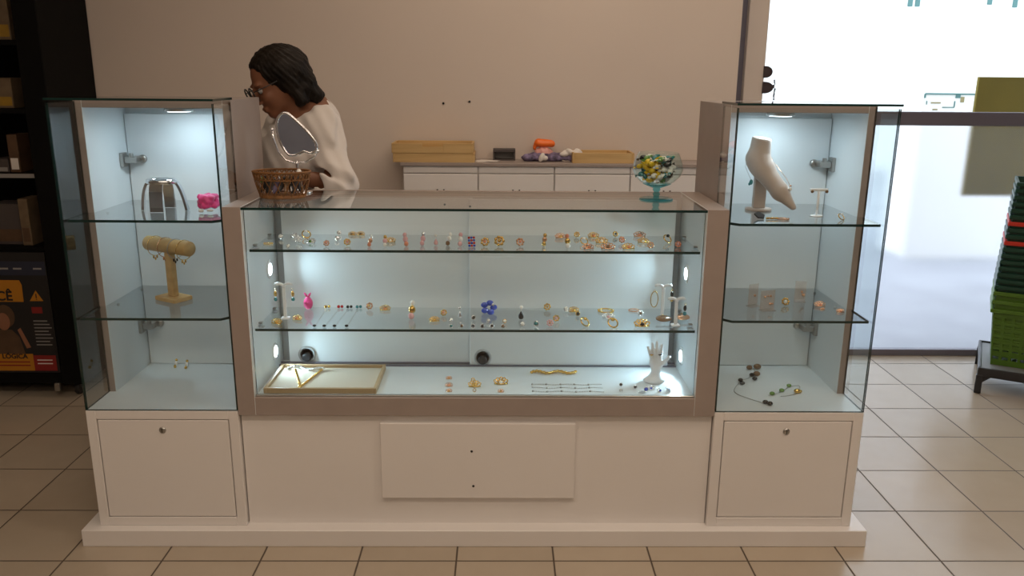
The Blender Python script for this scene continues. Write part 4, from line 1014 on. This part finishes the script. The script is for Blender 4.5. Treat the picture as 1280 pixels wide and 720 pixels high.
up_front = [(d_bangle, ('gold',), -.732, 2.535, 'bangle', 'gold beaded bangle', .55), (d_cluster, ('silver', 'pearl'), -.641, 2.550, E_, 'silver flower earring', .9), (d_leaf, ('silver', 'green'), -.604, 2.551, E_, 'silver leaf earring', 1.0), (d_stud, ('silver', 'pearl'), -.655, 2.475, E_, 'tiny silver stud', .7),
 (d_cluster, ('gold2', 'coral'), -.543, 2.502, E_, 'coral flower earring', .8), (d_cluster, ('gold', 'coral'), -.481, 2.516, E_, 'gold and coral flower earring', .9), (d_bar, ('silver', 'gold2', 'coral'), -.410, 2.500, E_, 'silver and coral drop earring', 1.0),
 (d_bar, ('gold', 'pinkstone', 'pearl'), -.361, 2.495, E_, 'pink and pearl drop earring', 1.0), (d_bar, ('pinkstone', 'pinkstone', 'coral'), -.296, 2.509, E_, 'long pink drop earring', 1.15), (d_bar, ('silver', 'pinkstone', 'pinkstone'), -.248, 2.520, E_, 'pink drop earring', 1.15),
 (d_drop, ('pearl', 'pinkstone'), -.205, 2.524, E_, 'pearl and pink drop earring', .9), (d_bar, ('pearl', 'pearl', 'brownstone'), -.168, 2.525, E_, 'pearl drop earring', 1.1), (d_bar, ('pinkstone', 'pearl', 'pinkstone'), -.129, 2.513, E_, 'pale pink drop earring', 1.15),
 (d_checker, ('redstone', 'bluestone'), -.091, 2.502, E_, 'red and dark checked earring', 1.0), (d_cluster, ('gold', 'coral'), -.051, 2.515, E_, 'gold and coral cluster earring', 1.15), (d_cluster, ('gold', 'gold'), -.006, 2.517, E_, 'large gold cluster earring', 1.35),
 (d_cluster, ('gold2', 'coral'), .059, 2.518, E_, 'coral cluster earring', 1.1), (d_bar, ('gold', 'gold2', 'gold'), .134, 2.520, E_, 'gold drop earring', 1.1), (d_bar, ('coral', 'gold', 'pearl'), .207, 2.490, E_, 'coral topped drop earring', 1.2),
 (d_leaf, ('gold2', 'coral'), .271, 2.480, E_, 'rose gold leaf earring', 1.1), (d_leaf, ('gold2', 'brownstone'), .330, 2.480, E_, 'wide rose gold leaf earring', 1.3), (d_leaf, ('gold', 'coral'), .395, 2.482, E_, 'gold and coral leaf earring', 1.2), (d_cluster, ('gold2', 'gold'), .464, 2.492, E_, 'rose gold cluster earring', .9),
 (d_cluster, ('coral', 'pinkstone'), .555, 2.515, E_, 'coral pink flower earring', .8)]
for row, it in (('back', up_back), ('middle', up_mid), ('front', up_front)): shelf_row(it, U, 'upper counter shelf', row, 'jewellery on the upper counter shelf')
lo_back = [(d_cluster, ('gold2', 'gold'), -.445, 2.672, E_, 'rose gold flower earring', 1.0), (d_leaf, ('gold', 'coral'), -.392, 2.663, E_, 'gold leaf earring', 1.1), (d_bow, ('bluestone',), -.041, 2.639, 'brooch', 'blue flower brooch', 1.3),
 (d_cluster, ('gold', 'gold'), .157, 2.671, E_, 'bright gold flower earring', 1.0), (d_stud, ('silver', 'pearl'), .221, 2.653, E_, 'silver stud earring', 1.1), (d_leaf, ('gold', 'gold'), .247, 2.653, E_, 'gold leaf earring', 1.1), (d_bangle, ('gold',), .355, 2.660, 'bangle', 'flat gold bangle', 1.0), (d_bangle, ('gold2',), .452, 2.670, 'bangle', 'small rose gold bangle', .7)]
lo_mid = [(d_leaf, ('gold', 'coral'), -.661, 2.547, E_, 'gold and coral leaf earring', 1.0), (d_bar, ('pearl', 'gold', 'pinkstone'), -.292, 2.560, E_, 'long gold and pink earring', 1.6), (d_cluster, ('gold', 'coral'), -.189, 2.600, E_, 'gold coral cluster earring', .9), (d_leaf, ('gold', 'gold'), -.214, 2.536, E_, 'gold leaf earring', 1.0),
 (d_drop, ('silver', 'silver'), -.134, 2.573, E_, 'silver drop earring', 1.0), (d_stud, ('silver', 'blackstone'), -.089, 2.556, E_, 'black stud earring', .9), (d_drop, ('pearl', 'blackstone'), .065, 2.558, E_, 'pearl and black drop earring', 1.2), (d_stud, ('gold', 'blackstone'), .255, 2.606, E_, 'gold rimmed black stud', .9), (d_cluster, ('gold', 'pinkstone'), .179, 2.541, E_, 'gold and pink flower earring', .9),
 (d_leaf, ('silver', 'pinkstone'), .353, 2.575, E_, 'silver and pink leaf earring', 1.2), (d_cluster, ('silver', 'brownstone'), .462, 2.600, E_, 'silver flower earring', .9)]
lo_front = [(d_leaf, ('gold', 'gold'), -.716, 2.503, E_, 'gold leaf earring', 1.1), (d_stud, ('silver', 'silver'), -.161, 2.528, E_, 'silver stud earring', .8), (d_stud, ('silver', 'teal'), -.156, 2.470, E_, 'teal stud earring', .7), (d_stud, ('silver', 'brownstone'), -.123, 2.470, E_, 'brown stud earring', .7), (d_stud, ('silver', 'blackstone'), -.088, 2.468, E_, 'black stud earring', .8), (d_stud, ('silver', 'blackstone'), -.058, 2.468, E_, 'black stud earring', .8), (d_stud, ('silver', 'blackstone'), -.028, 2.468, E_, 'black stud earring', .8),
 (d_stud, ('silver', 'brownstone'), .007, 2.468, E_, 'brown stud earring', .8), (d_stud, ('silver', 'silver'), -.041, 2.521, E_, 'silver stud earring', .8), (d_stud, ('gold', 'pearl'), .012, 2.521, E_, 'pearl stud earring', .8), (d_stud, ('silver', 'pearl'), .069, 2.488, E_, 'pearl stud earring', .9), (d_stud, ('silver', 'teal'), .112, 2.490, E_, 'teal stud earring', 1.0),
 (d_cluster, ('pinkstone', 'coral'), .156, 2.490, E_, 'pink flower earring', .9), (d_ring, ('gold', 'gold'), .268, 2.499, 'ring', 'gold ring', 1.4), (d_ring, ('gold', 'gold'), .356, 2.487, 'ring', 'gold ring', 1.5), (d_leaf, ('gold', 'blackstone'), .450, 2.488, E_, 'gold leaf earring with dark stone', 1.5)]
for row, it in (('back', lo_back), ('middle', lo_mid), ('front', lo_front)): shelf_row(it, L, 'lower counter shelf', row, 'jewellery on the lower counter shelf')
# long chain earrings lying front to back
def long_earring(x0, y0, x1, y1, c, label):
    t = thing('chain_earring', label, 'earring', (x1, y1, L), 'long chain earrings on the lower counter shelf')
    b = MB(); n = 22
    for i in range(n): f = (i+.5)/n; b.ball((x0+(x1-x0)*f, y0+(y1-y0)*f, L+.0012), .0012, 6)
    b.build('chain', 'steel', t)
    MB().ball((x0-.004, y0, L+.006), .0055, 10).ball((x0+.007, y0+.002, L+.006), .0052, 10).build('stud', c, t)
    MB().ball((x1, y1, L+.0045), (.0062, .005, .0042), 10).build('end_bead', 'blackstone', t)
for i, (a, b_, c, nm) in enumerate(((-.596, -.587, 'gold', 'gold studded'), (-.552, -.556, 'redstone', 'red studded'), (-.521, -.524, 'blackstone', 'black studded'), (-.489, -.486, 'teal', 'dark teal studded'))):
    long_earring(a+.004, 2.685, b_-.0, 2.472, c, nm+' long chain earring lying on the lower counter shelf')
# Y-shaped earring stands
def y_stand(x, y, z, h, label, w=.033):
    t = thing('earring_stand', label, 'earring stand', (x, y, z), 'white earring stands in the counter')
    MB().box(x-.014, x+.014, y-.012, y+.012, z, z+.006, c=.002).build('base', 'whiteplastic', t)
    MB().box(x-.0055, x+.0055, y-.003, y+.003, z+.006, z+h-.004, c=.0015).build('post', 'whiteplastic', t)
    for s in (-1, 1):
        pts = [(x, y, z+h-.010)]+[(x+s*(.016-.016*math.cos(w_)), y, z+h-.010+.012*math.sin(w_)) for w_ in np.linspace(.3, PI*.78, 7)]
        MB().tube(pts, [.0055]+[.0048]*6+[.003], 10).build('arm', 'whiteplastic', t)
def hang(x, y, ztop, c1, c2, label, s=1.0):
    t = thing('drop_earring', label, 'earring', (x, y, ztop), 'earrings hanging on the white stands')
    MB().torus((x, y, ztop-.002), .0035, .0006, 12, 5, rot=RX(PI/2)).build('hook', 'gold', t)
    MB().ball((x, y, ztop-.016*s), (.0055*s, .004*s, .010*s), 10).build('upper_drop', c1, t)
    MB().ball((x, y, ztop-.034*s), (.0062*s, .005*s, .007*s), 10).build('lower_drop', c2, t)
y_stand(-.700, 2.560, L, .116, 'white Y-shaped earring stand next to the hot pink pouch')
hang(-.728, 2.560, L+.100, 'gold', 'teal', 'gold and teal earring hanging on the lamp side of the first white stand'); hang(-.672, 2.560, L+.100, 'gold', 'teal', 'gold and teal earring hanging on the stand, towards the pink pouch')
y_stand(.530, 2.580, L, .112, 'taller white Y-shaped earring stand beside brown disc earrings')
y_stand(.558, 2.500, L, .090, 'shorter white Y-shaped earring stand in front of the taller one')
def hoopear(x, y, ztop, c, R, label):
    t = thing('hoop_earring', label, 'earring', (x, y, ztop), 'earrings hanging on the white stands')
    MB().torus((x, y, ztop-.004), .003, .0006, 12, 5, rot=RX(PI/2)).build('hook', 'gold', t)
    MB().torus((x, y, ztop-.007-R*2.2), R, .0014, 28, 6, rot=Matrix.Diagonal((1, 1, 2.2)) @ RX(PI/2)).build('hoop', c, t)
hoopear(.502, 2.580, L+.099, 'gold', .012, 'long gold hoop hanging from the taller white earring stand'); hang(.559, 2.580, L+.099, 'blackstone', 'gold', 'black and gold earring hanging from the taller white stand')
hang(.586, 2.500, L+.075, 'blackstone', 'teal', 'black and teal earring hanging from the shorter white stand')
for (x, y, w, c, lab) in ((.527, 2.535, .026, 'brownstone', 'dark brown oval disc earring lying at the foot of the tall stand'), (.592, 2.553, .024, 'cream', 'tan oval disc earring lying by the lamp side wall of the counter')):
    t = thing('disc_earring', lab, 'earring', (x, y, L)); R = RX(.35)
    MB().lathe([(0, -.003), (w*.9, -.003), (w, -.001), (w, .001), (w*.9, .003), (0, .0035)], 28, at=(x, y, L+.014), sy=.62, rot=R).build('disc', 'brownstone' if c == 'brownstone' else 'gold2', t)
    MB().torus((x, y+.016, L+.021), .003, .0007, 12, 5).build('hook', 'gold', t)
# pink pouch with two ears
t = thing('gift_pouch', 'hot pink gift pouch with a bow on the lower counter shelf', 'pouch', (-.652, 2.675, L))
F = Field((-.69, 2.64, L-.005), (-.615, 2.71, L+.075), .0025); F.ell((-.652, 2.675, L+.020), (.016, .014, .021), .006); F.cone((-.652, 2.675, L+.030), (-.652, 2.675, L+.040), .010, .007, .006); F.plane_cut((0, 0, L+.0005), (0, 0, -1)); F.mesh('pouch', 'pinkplastic', t)
b = MB()
for s in (-1, 1): b.tube([(-.652, 2.674, L+.039), (-.652+s*.006, 2.673, L+.050), (-.652+s*.011, 2.672, L+.058)], [.003, .0042, .0015], 8); b.ball((-.652+s*.006, 2.660, L+.026), (.006, .003, .004), 10)
b.build('bow', 'pinkplastic', t)

# ---- counter floor
t = tray('display_tray', 'shallow wooden tray with cream lining on the counter floor', -.754, -.396, 2.446, 2.672, FL, .018, 'traywood', False, 'traylining')
t = thing('necklace', 'gold V-shaped necklace lying in the cream-lined wooden tray', 'necklace', (-.645, 2.56, FL+.008))
b = MB(); pts = []
for i in range(31): f = i/30; pts.append((-.700+.055*min(1, f*2)+(.022 if f > .5 else 0)*(2*f-1), 2.635-.155*(1-abs(2*f-1)), FL+.0105))
pts = [(p[0] if f_ < .5 else -.645+.035*(2*f_-1), p[1], p[2]) for p, f_ in zip(pts, [i/30 for i in range(31)])]
for p in pts: b.ball(p, (.0055, .0045, .003), 8)
b.tube(pts, .0016, 6); b.build('chain', 'gold', t); MB().ball((-.645, 2.472, FL+.0125), (.008, .007, .0045), 10).build('pendant', 'gold', t)
o = MB(); rnd = random.Random(2)
for i in range(14): f = i/13; o.ball((-.722+.115*f, 2.642+.012*math.sin(6*f), FL+.013+.004*math.sin(9*f)), (.0085, .006, .005), 8)
o = o.build('silver_bracelet', 'silver'); tag(o, 'silver link bracelet at the back of the cream-lined tray', 'bracelet')
fl = [(d_leaf, ('gold2', 'gold'), -.173, 2.578, E_, .8, 'small rose gold earring, rearmost of a column of three on the counter floor'), (d_leaf, ('gold2', 'coral'), -.169, 2.512, E_, .95, 'small rose gold earring, middle of a column of three on the counter floor'), (d_leaf, ('gold2', 'gold'), -.166, 2.464, E_, .8, 'small rose gold earring, nearest the glass in a column of three'),
 (d_cluster, ('gold', 'pearl'), -.092, 2.556, E_, .7, 'little gold flower earring behind the wide gold one on the counter floor'), (d_leaf, ('gold', 'gold'), -.085, 2.508, E_, 1.6, 'wide gold leaf earring on the counter floor below the middle lock'), (d_stud, ('gold', 'pearl'), -.084, 2.464, E_, .9, 'gold pearl stud nearest the glass below the middle lock'),
 (d_leaf, ('gold', 'pearl'), .001, 2.532, E_, 1.8, 'triangular gold leaf earring alone on the counter floor'), (d_leaf, ('gold2', 'gold'), .001, 2.462, E_, .8, 'tiny rose gold earring nearest the glass before the triangular one')]
for (fn, ar, x, y, nm, sc, lab) in fl: jewel(fn, ar, x, y, FL, nm, lab, 'earring', 'jewellery on the counter floor', sc=sc)
b = MB(); rnd = random.Random(4)
for i in range(26): f = i/25; b.ball((.106+.150*f, 2.633+.010*math.sin(13*f), FL+.005+.002*(i % 2)), (.0062, .0052, .0048), 8)
o = b.build('chain_bracelet', 'gold'); tag(o, 'thick gold chain bracelet lying straight at the back of the counter floor', 'bracelet')
for i, (y, lab) in enumerate(((2.530, 'rear of three thin silver chains stretched on the counter floor'), (2.500, 'middle of three thin silver chains stretched on the counter floor'), (2.468, 'front of three thin silver chains stretched on the counter floor'))):
    b = MB()
    for k in range(60): f = k/59; b.ball((.104+.228*f, y+.003*math.sin(15*f+i), FL+.0012), .0014 if k % 12 else .0036, 6)
    tag(b.build('thin_chain', 'steel'), lab, 'chain', 'thin chains on the counter floor')
for (x, y, s1, c, lab) in ((.395, 2.517, .9, 'blackstone', 'small dark stud earring on the counter floor before the white hand'), (.388, 2.466, .8, 'silver', 'small silver stud earring nearest the glass past the thin chains'), (.439, 2.496, .9, 'blackstone', 'dark stud earring close to the white display hand'), (.470, 2.472, 1.2, 'bluestone', 'blue stud earring in front of the white display hand')):
    jewel(d_stud, ('silver', c), x, y, FL, E_, lab, 'earring', 'jewellery on the counter floor', sc=s1)
for i, (x, y) in enumerate(((.490, 2.490), (.515, 2.470), (.545, 2.480), (.455, 2.460))):
    jewel(d_leaf, ('silver', 'bluestone'), x, y, FL, E_, 'silver and blue leaf earring scattered at the foot of the display hand', 'earring', 'silver blue earrings by the display hand', rot=i, sc=1.0)
t = thing('display_hand', 'white upright display hand with rings on the counter floor', 'display hand', (.518, 2.560, FL))
F = Field((.44, 2.50, FL-.004), (.60, 2.62, FL+.165), .0025)
F.ell((.512, 2.560, FL+.006), (.036, .024, .014), .012); F.cone((.512, 2.560, FL+.010), (.518, 2.560, FL+.050), .020, .013, .015)
F.ell((.514, 2.560, FL+.068), (.021, .0105, .026), .012)
for (x0, x1, zt, r) in ((.501, .484, .124, .0052), (.509, .497, .138, .0056), (.517, .513, .142, .0058), (.527, .529, .132, .0056)):
    F.cone((x0, 2.559, FL+.082), ((x0*.5+x1*.5), 2.556, FL+.082+(zt-.082)*.5), r+.0012, r+.0004, .003); F.cone((x0*.5+x1*.5, 2.556, FL+.082+(zt-.082)*.5), (x1, 2.551, FL+zt), r+.0004, r-.0012, .002)
F.cone((.526, 2.558, FL+.056), (.543, 2.553, FL+.074), .0085, .0068, .006); F.cone((.543, 2.553, FL+.074), (.555, 2.549, FL+.092), .0068, .0052, .002)
F.plane_cut((0, 0, FL+.0008), (0, 0, -1)); F.mesh('hand', 'whiteplastic', t)
for (x, y, z, c, lab) in ((.5255, 2.557, .098, 'blackstone', 'thin dark ring on the index finger of the white display hand'), (.497, 2.5565, .098, 'gold', 'gold ring low on a finger of the white display hand')):
    o = MB().torus((x, y, FL+z), .0074, .0013, 20, 6).ball((x, y-.008, FL+z), .003, 8).build('ring', c); tag(o, lab, 'ring')

# ================================================================== TOWER BY THE BLACK RACK
S1, S2, TF = 1.0662, .7602, .4642
t = thing('cuff_bracelet', 'shiny silver cuff with splayed bands on the top tower shelf', 'bracelet', (-1.085, 2.625, S1))
ax, ay = -1.083, 2.625
MB().torus((ax, ay, S1+.092), .042, .009, 36, 10, sy=.72).build('crown_ring', 'chrome', t)
MB().lathe([(0, .102), (.020, .100), (.032, .094), (.034, .088), (0, .088)], 28, at=(ax, ay, S1), sy=.75).build('dome', 'chrome', t)
def band(p0, p1, p2, w, th, name):
    n = 12; b = MB(); pts = []
    p0, p1, p2 = Vector(p0), Vector(p1), Vector(p2)
    for i in range(n+1): f = i/n; pts.append(p0*(1-f)**2+p1*2*f*(1-f)+p2*f*f)
    side = Vector((-(p2-p0).y, (p2-p0).x, 0)); side.normalize(); vs = []
    for i, p in enumerate(pts):
        tg = (pts[min(i+1, n)]-pts[max(i-1, 0)]).normalized(); nn = tg.cross(side)
        for (a, c) in ((-w, -th), (w, -th), (w, th), (-w, th)): vs.append(p+side*a+nn*c)
    fs = [[i*4+k, i*4+(k+1) % 4, i*4+4+(k+1) % 4, i*4+4+k] for i in range(n) for k in range(4)]+[[3, 2, 1, 0], [n*4, n*4+1, n*4+2, n*4+3]]
    b.add(vs, fs, 0, False); b.build(name, 'chrome', t)
band((ax-.038, ay, S1+.094), (ax-.062, ay, S1+.080), (ax-.066, ay-.004, S1+.001), .009, .0042, 'band'); band((ax+.038, ay, S1+.094), (ax+.060, ay, S1+.085), (ax+.075, ay-.004, S1+.001), .008, .0042, 'band')
band((ax-.004, ay-.028, S1+.092), (ax-.004, ay-.050, S1+.080), (ax-.004, ay-.050, S1+.001), .021, .0016, 'band'); band((ax, ay+.028, S1+.092), (ax, ay+.050, S1+.080), (ax, ay+.050, S1+.001), .018, .0016, 'band')
t = thing('hair_flower', 'hot pink fabric flower hair tie on the top tower shelf', 'hair tie', (-.932, 2.60, S1))
F = Field((-1.0, 2.54, S1-.004), (-.86, 2.66, S1+.08), .003); rnd = random.Random(6)
for k in range(16): w = 2*PI*k/16; F.ell((-.932+.021*math.cos(w), 2.60+.021*math.sin(w), S1+.022+.012*(k % 3)), (.014, .014, .010), .004, RX(rnd.uniform(-.8, .8)))
F.ell((-.930, 2.60, S1+.040), (.018, .018, .016), .004); F.ripple(lambda x, y, z: .0018*np.sin(260*x+120*z)*np.sin(240*y)); F.plane_cut((0, 0, S1+.0008), (0, 0, -1)); F.mesh('petals', 'pinkplastic', t)
b = MB(); b.ball((-.945, 2.566, S1+.008), (.009, .006, .006), 8); b.ball((-.917, 2.566, S1+.009), (.011, .006, .004), 8); b.build('lace', 'papr', t)
t = thing('bracelet_stand', 'light wooden T-bar bracelet stand on the middle tower shelf', 'bracelet stand', (-1.092, 2.650, S2))
b = MB().box(-.050, .050, -.036, .036, 0, .014, c=.002); R = RZ(-.55); b.v = [tuple(R @ Vector(p)+Vector((-1.092, 2.650, S2))) for p in b.v]; b.build('base', 'pine', t)
b = MB().box(-.0145, .0145, -.011, .011, .014, .160, c=.002); b.v = [tuple(R @ Vector(p)+Vector((-1.092, 2.650, S2))) for p in b.v]; b.build('post', 'pine', t)
BA = Vector((-1.180, 2.700, S2+.183)); BB = Vector((-1.004, 2.600, S2+.183)); BD = (BB-BA).normalized()
MB().tube([BA, BA+BD*.003, BB-BD*.003, BB], [.0225, .0245, .0245, .0225], 28).build('bar', 'pine', t)
Rb = Matrix((BD.cross(Vector((0, 0, 1))), Vector((0, 0, 1)), BD)).transposed()
for f, c, lab in ((.18, 'gold', 'thin gold bracelet with a charm on the T-bar end nearest the rack'), (.42, 'gold2', 'thin rose gold bracelet around the middle of the T-bar'), (.66, 'steel', 'thin silver bracelet with dark charms on the wooden T-bar'), (.86, 'gold', 'thin gold bracelet near the round front end of the T-bar')):
    p = BA.lerp(BB, f); t = thing('bracelet', lab, 'bracelet', (p.x, p.y, p.z-.03), 'bracelets on the T-bar stand')
    MB().torus((p.x, p.y, p.z-.0060), .0325, .0011, 36, 6, rot=Rb).build('chain', c, t)
    b = MB()
    for k in (-1, 0, 1): b.ball((p.x+k*.008*BD.y, p.y-.010-k*.004, p.z-.0415-.006*(k == 0)), (.003, .003, .0055), 8)
    b.build('charm', 'blackstone' if c == 'steel' else c, t)
for (x, y, lab) in ((-1.172, 2.795, 'tiny gold earring further from the counter on the tower floor by the rack'), (-1.130, 2.785, 'tiny gold earring nearer the counter on the tower floor by the rack')):
    jewel(d_bar, ('gold', 'pearl', 'gold'), x, y, TF, E_, lab, 'earring', 'earrings on the tower floor', sc=1.1)

# ================================================================== TOWER BY THE GLASS DOOR
t = thing('necklace_bust', 'beige velvet necklace bust on the top shelf by the door', 'display bust', (.853, 2.680, S1))
F = Field((.74, 2.48, S1-.004), (1.0, 2.78, 1.36), .004)
F.cone((.841, 2.672, 1.320), (.836, 2.670, 1.248), .029, .036, .008); F.cone((.824, 2.668, 1.236), (.850, 2.654, 1.208), .032, .034, .015)
F.cone((.838, 2.660, 1.216), (.892, 2.604, 1.140), .034, .027, .015); F.cone((.892, 2.604, 1.140), (.926, 2.570, 1.096), .027, .010, .012)
F.plane_cut((.842, 2.66, 1.304), (.10, -.10, 1))
F.mesh('bust', 'cream', t)
MB().box(.834, .874, 2.683, 2.703, S1+.008, 1.215, c=.002).build('post', 'cream', t)
MB().lathe([(0, 0), (.043, 0), (.044, .004), (.042, .008), (0, .008)], 32, at=(.854, 2.693, S1), sy=.8).build('base', 'cream', t)
t = thing('necklace', 'fine necklace with a pearl pendant around the beige bust', 'necklace', (.85, 2.63, 1.21), 'necklaces on the beige bust')
pts = [(.836+.0405*math.cos(w), 2.668+.0405*math.sin(w), 1.242-.022*math.sin(-w)*(1 if w > PI else .3)) for w in np.linspace(0, 2*PI, 40, endpoint=False)]
MB().tube(pts, .0011, 6, closed=True).build('chain', 'gold2', t)
MB().ball((.914, 2.578, 1.152), (.006, .005, .006), 10).ball((.914, 2.578, 1.163), (.004, .004, .003), 8, 1).tube([(.874, 2.645, 1.232), (.904, 2.592, 1.185), (.914, 2.577, 1.160)], .0008, 5, 1).build('pendant', ['pearl', 'gold2'], t)
t = thing('necklace', 'grey charm on a fine chain hanging from the bust shoulder', 'necklace', (.792, 2.64, 1.2), 'necklaces on the beige bust')
MB().tube([(.790, 2.650, 1.235), (.786, 2.645, 1.215), (.800, 2.640, 1.185), (.806, 2.640, 1.175)], .0008, 5).build('chain', 'steel', t)
MB().ball((.807, 2.640, 1.166), (.006, .004, .009), 10).ball((.802, 2.640, 1.160), (.004, .003, .005), 8).build('charm', 'teal', t)
tx, ty = 1.007, 2.580
t = thing('earring_stand', 'small white T-shaped earring stand on the shelf beside the bust', 'earring stand', (tx, ty, S1))
MB().lathe([(0, 0), (.020, 0), (.020, .003), (.017, .004), (0, .004)], 24, at=(tx, ty, S1), sy=.8).build('base', 'whiteplastic', t)
MB().tube([(tx, ty, S1+.003), (tx, ty, S1+.080)], .0042, 12).build('post', 'whiteplastic', t)
MB().box(tx-.029, tx+.029, ty-.004, ty+.004, S1+.080, S1+.089, c=.002).build('bar', 'whiteplastic', t)
for s, lab in ((-1, 'dark stud on the bust side of the white T-stand'), (1, 'dark stud on the hinge side of the white T-stand')):
    t = thing('earring', lab, 'earring', (tx+s*.024, ty-.005, S1+.08), 'studs on the white T-stand')
    MB().ball((tx+s*.023, ty-.006, S1+.0795), (.0055, .003, .005), 10).build('stone', 'brownstone', t); MB().tube([(tx+s*.023, ty-.006, S1+.081), (tx+s*.023, ty-.0035, S1+.084)], .001, 5).build('pin', 'gold', t)
t = thing('hair_clip', 'black and gold leaf hair clip at the foot of the bust', 'hair clip', (.815, 2.520, S1))
b = MB(); b.prism([(-.022, .010), (-.008, .018), (.010, .004), (.006, -.008), (-.012, -.006)], 0, .006, 'z'); Rr = RX(.7); b.v = [tuple(Rr @ Vector(p)+Vector((.812, 2.522, S1+.006))) for p in b.v]; b.build('leaf', 'blackplastic', t)
b = MB()
for k in range(6): b.ball((.826+k*.0065, 2.510+.002*(k % 2), S1+.004), .0038, 8)
b.build('bead_row', 'gold', t)
jewel(d_bangle, ('gold2',), .877, 2.512, S1, 'bangle', 'small rose gold bangle on the shelf in front of the bust', 'bracelet', 'jewellery in the tower by the door', sc=.72)
jewel(d_ring, ('gold', 'pearl'), 1.060, 2.515, S1, 'ring', 'gold ring alone at the hinge side of the top shelf', 'ring', 'jewellery in the tower by the door', sc=1.3)
def card(x, y, z, w, h, rz, label, beads):
    t = thing('earring_card', label, 'earring card', (x, y, z), 'clear earring cards')
    MB().box(-w/2, w/2, -.0012, .0012, .001, h, c=.0004).build('card', 'clear', t, local=True); MB().box(-w/2, w/2, -.016, .010, 0, .0022, c=.0004).build('foot', 'clear', t, local=True)
    b = MB()
    for (bx, bz, r) in beads: b.ball((bx, -.004, bz), r, 8)
    b.build('beads', 'gold2', t, local=True); t.rotation_euler = (0, 0, rz)
card(.866, 2.555, S2, .050, .066, .2, 'clear earring card with gold beads, nearest the glass on the middle shelf', [(-.012, .046, .004), (-.002, .048, .003), (.008, .048, .004), (.008, .022, .0045), (.016, .022, .003)])
card(.834, 2.605, S2, .042, .075, .5, 'clear earring card partly behind another on the middle shelf', [(.004, .036, .0045)])
card(1.012, 2.665, S2, .036, .070, -.2, 'clear earring card with a gold drop towards the back of the shelf', [(.010, .024, .006), (.004, .034, .004)])
jewel(d_cluster, ('gold', 'pearl'), .945, 2.610, S2, E_, 'yellow gold pearl flower earring between the clear cards', 'earring', 'jewellery in the tower by the door', sc=1.4)
jewel(d_leaf, ('gold2', 'coral'), 1.058, 2.600, S2, E_, 'rose gold leaf earring past the clear cards on the middle shelf', 'earring', 'jewellery in the tower by the door', sc=1.4)
jewel(d_leaf, ('gold2', 'gold'), 1.052, 2.560, S2, E_, 'tiny gold earring just before the rose gold leaf one', 'earring', 'jewellery in the tower by the door', sc=.6)
jewel(d_leaf, ('gold2', 'coral'), 1.098, 2.530, S2, E_, 'rose gold leaf earring nearest the hinge side of the middle shelf', 'earring', 'jewellery in the tower by the door', sc=1.0)
def necklace(label, path, beads, cm):
    t = thing('necklace', label, 'necklace', (path[0][0], path[0][1], TF), 'necklaces on the tower floor by the door')
    n = len(path); pts = []
    for i in range(n-1):
        for k in range(6):
            f = k/6; p = [path[max(0, min(n-1, i+j-1))] for j in range(4)]
            pts.append(tuple(.5*((2*p[1][a])+(-p[0][a]+p[2][a])*f+(2*p[0][a]-5*p[1][a]+4*p[2][a]-p[3][a])*f*f+(-p[0][a]+3*p[1][a]-3*p[2][a]+p[3][a])*f**3) for a in (0, 1))+(TF+.0018,))
    MB().tube(pts, .0010, 6).build('chain', 'steel', t)
    for (x, y, r, c) in beads: MB().ball((x, y, TF+r*.8), (r*1.15, r, r*.8), 12).build('bead', c, t)
necklace('fine necklace with round black beads at the back of the tower floor', [(.92, 2.80), (.915, 2.74), (.889, 2.72), (.835, 2.67), (.79, 2.58), (.82, 2.52), (.866, 2.475)],
 [(.935, 2.805, .0125, 'brownstone'), (.905, 2.800, .010, 'brownstone'), (.912, 2.735, .011, 'brownstone'), (.893, 2.728, .0085, 'blackstone'), (.892, 2.692, .008, 'blackstone'), (.838, 2.678, .008, 'blackstone'), (.836, 2.648, .008, 'blackstone'), (.863, 2.478, .0085, 'blackstone'), (.874, 2.466, .0085, 'blackstone')], 'steel')
necklace('fine necklace with green and gold beads on the tower floor front', [(.895, 2.548), (.909, 2.553), (.951, 2.582), (.993, 2.627), (1.03, 2.635), (1.0, 2.57), (.96, 2.545), (.93, 2.54)],
 [(.909, 2.553, .008, 'green'), (.951, 2.582, .008, 'green'), (.991, 2.627, .0075, 'green'), (1.000, 2.572, .010, 'gold'), (1.010, 2.576, .007, 'gold')], 'steel')
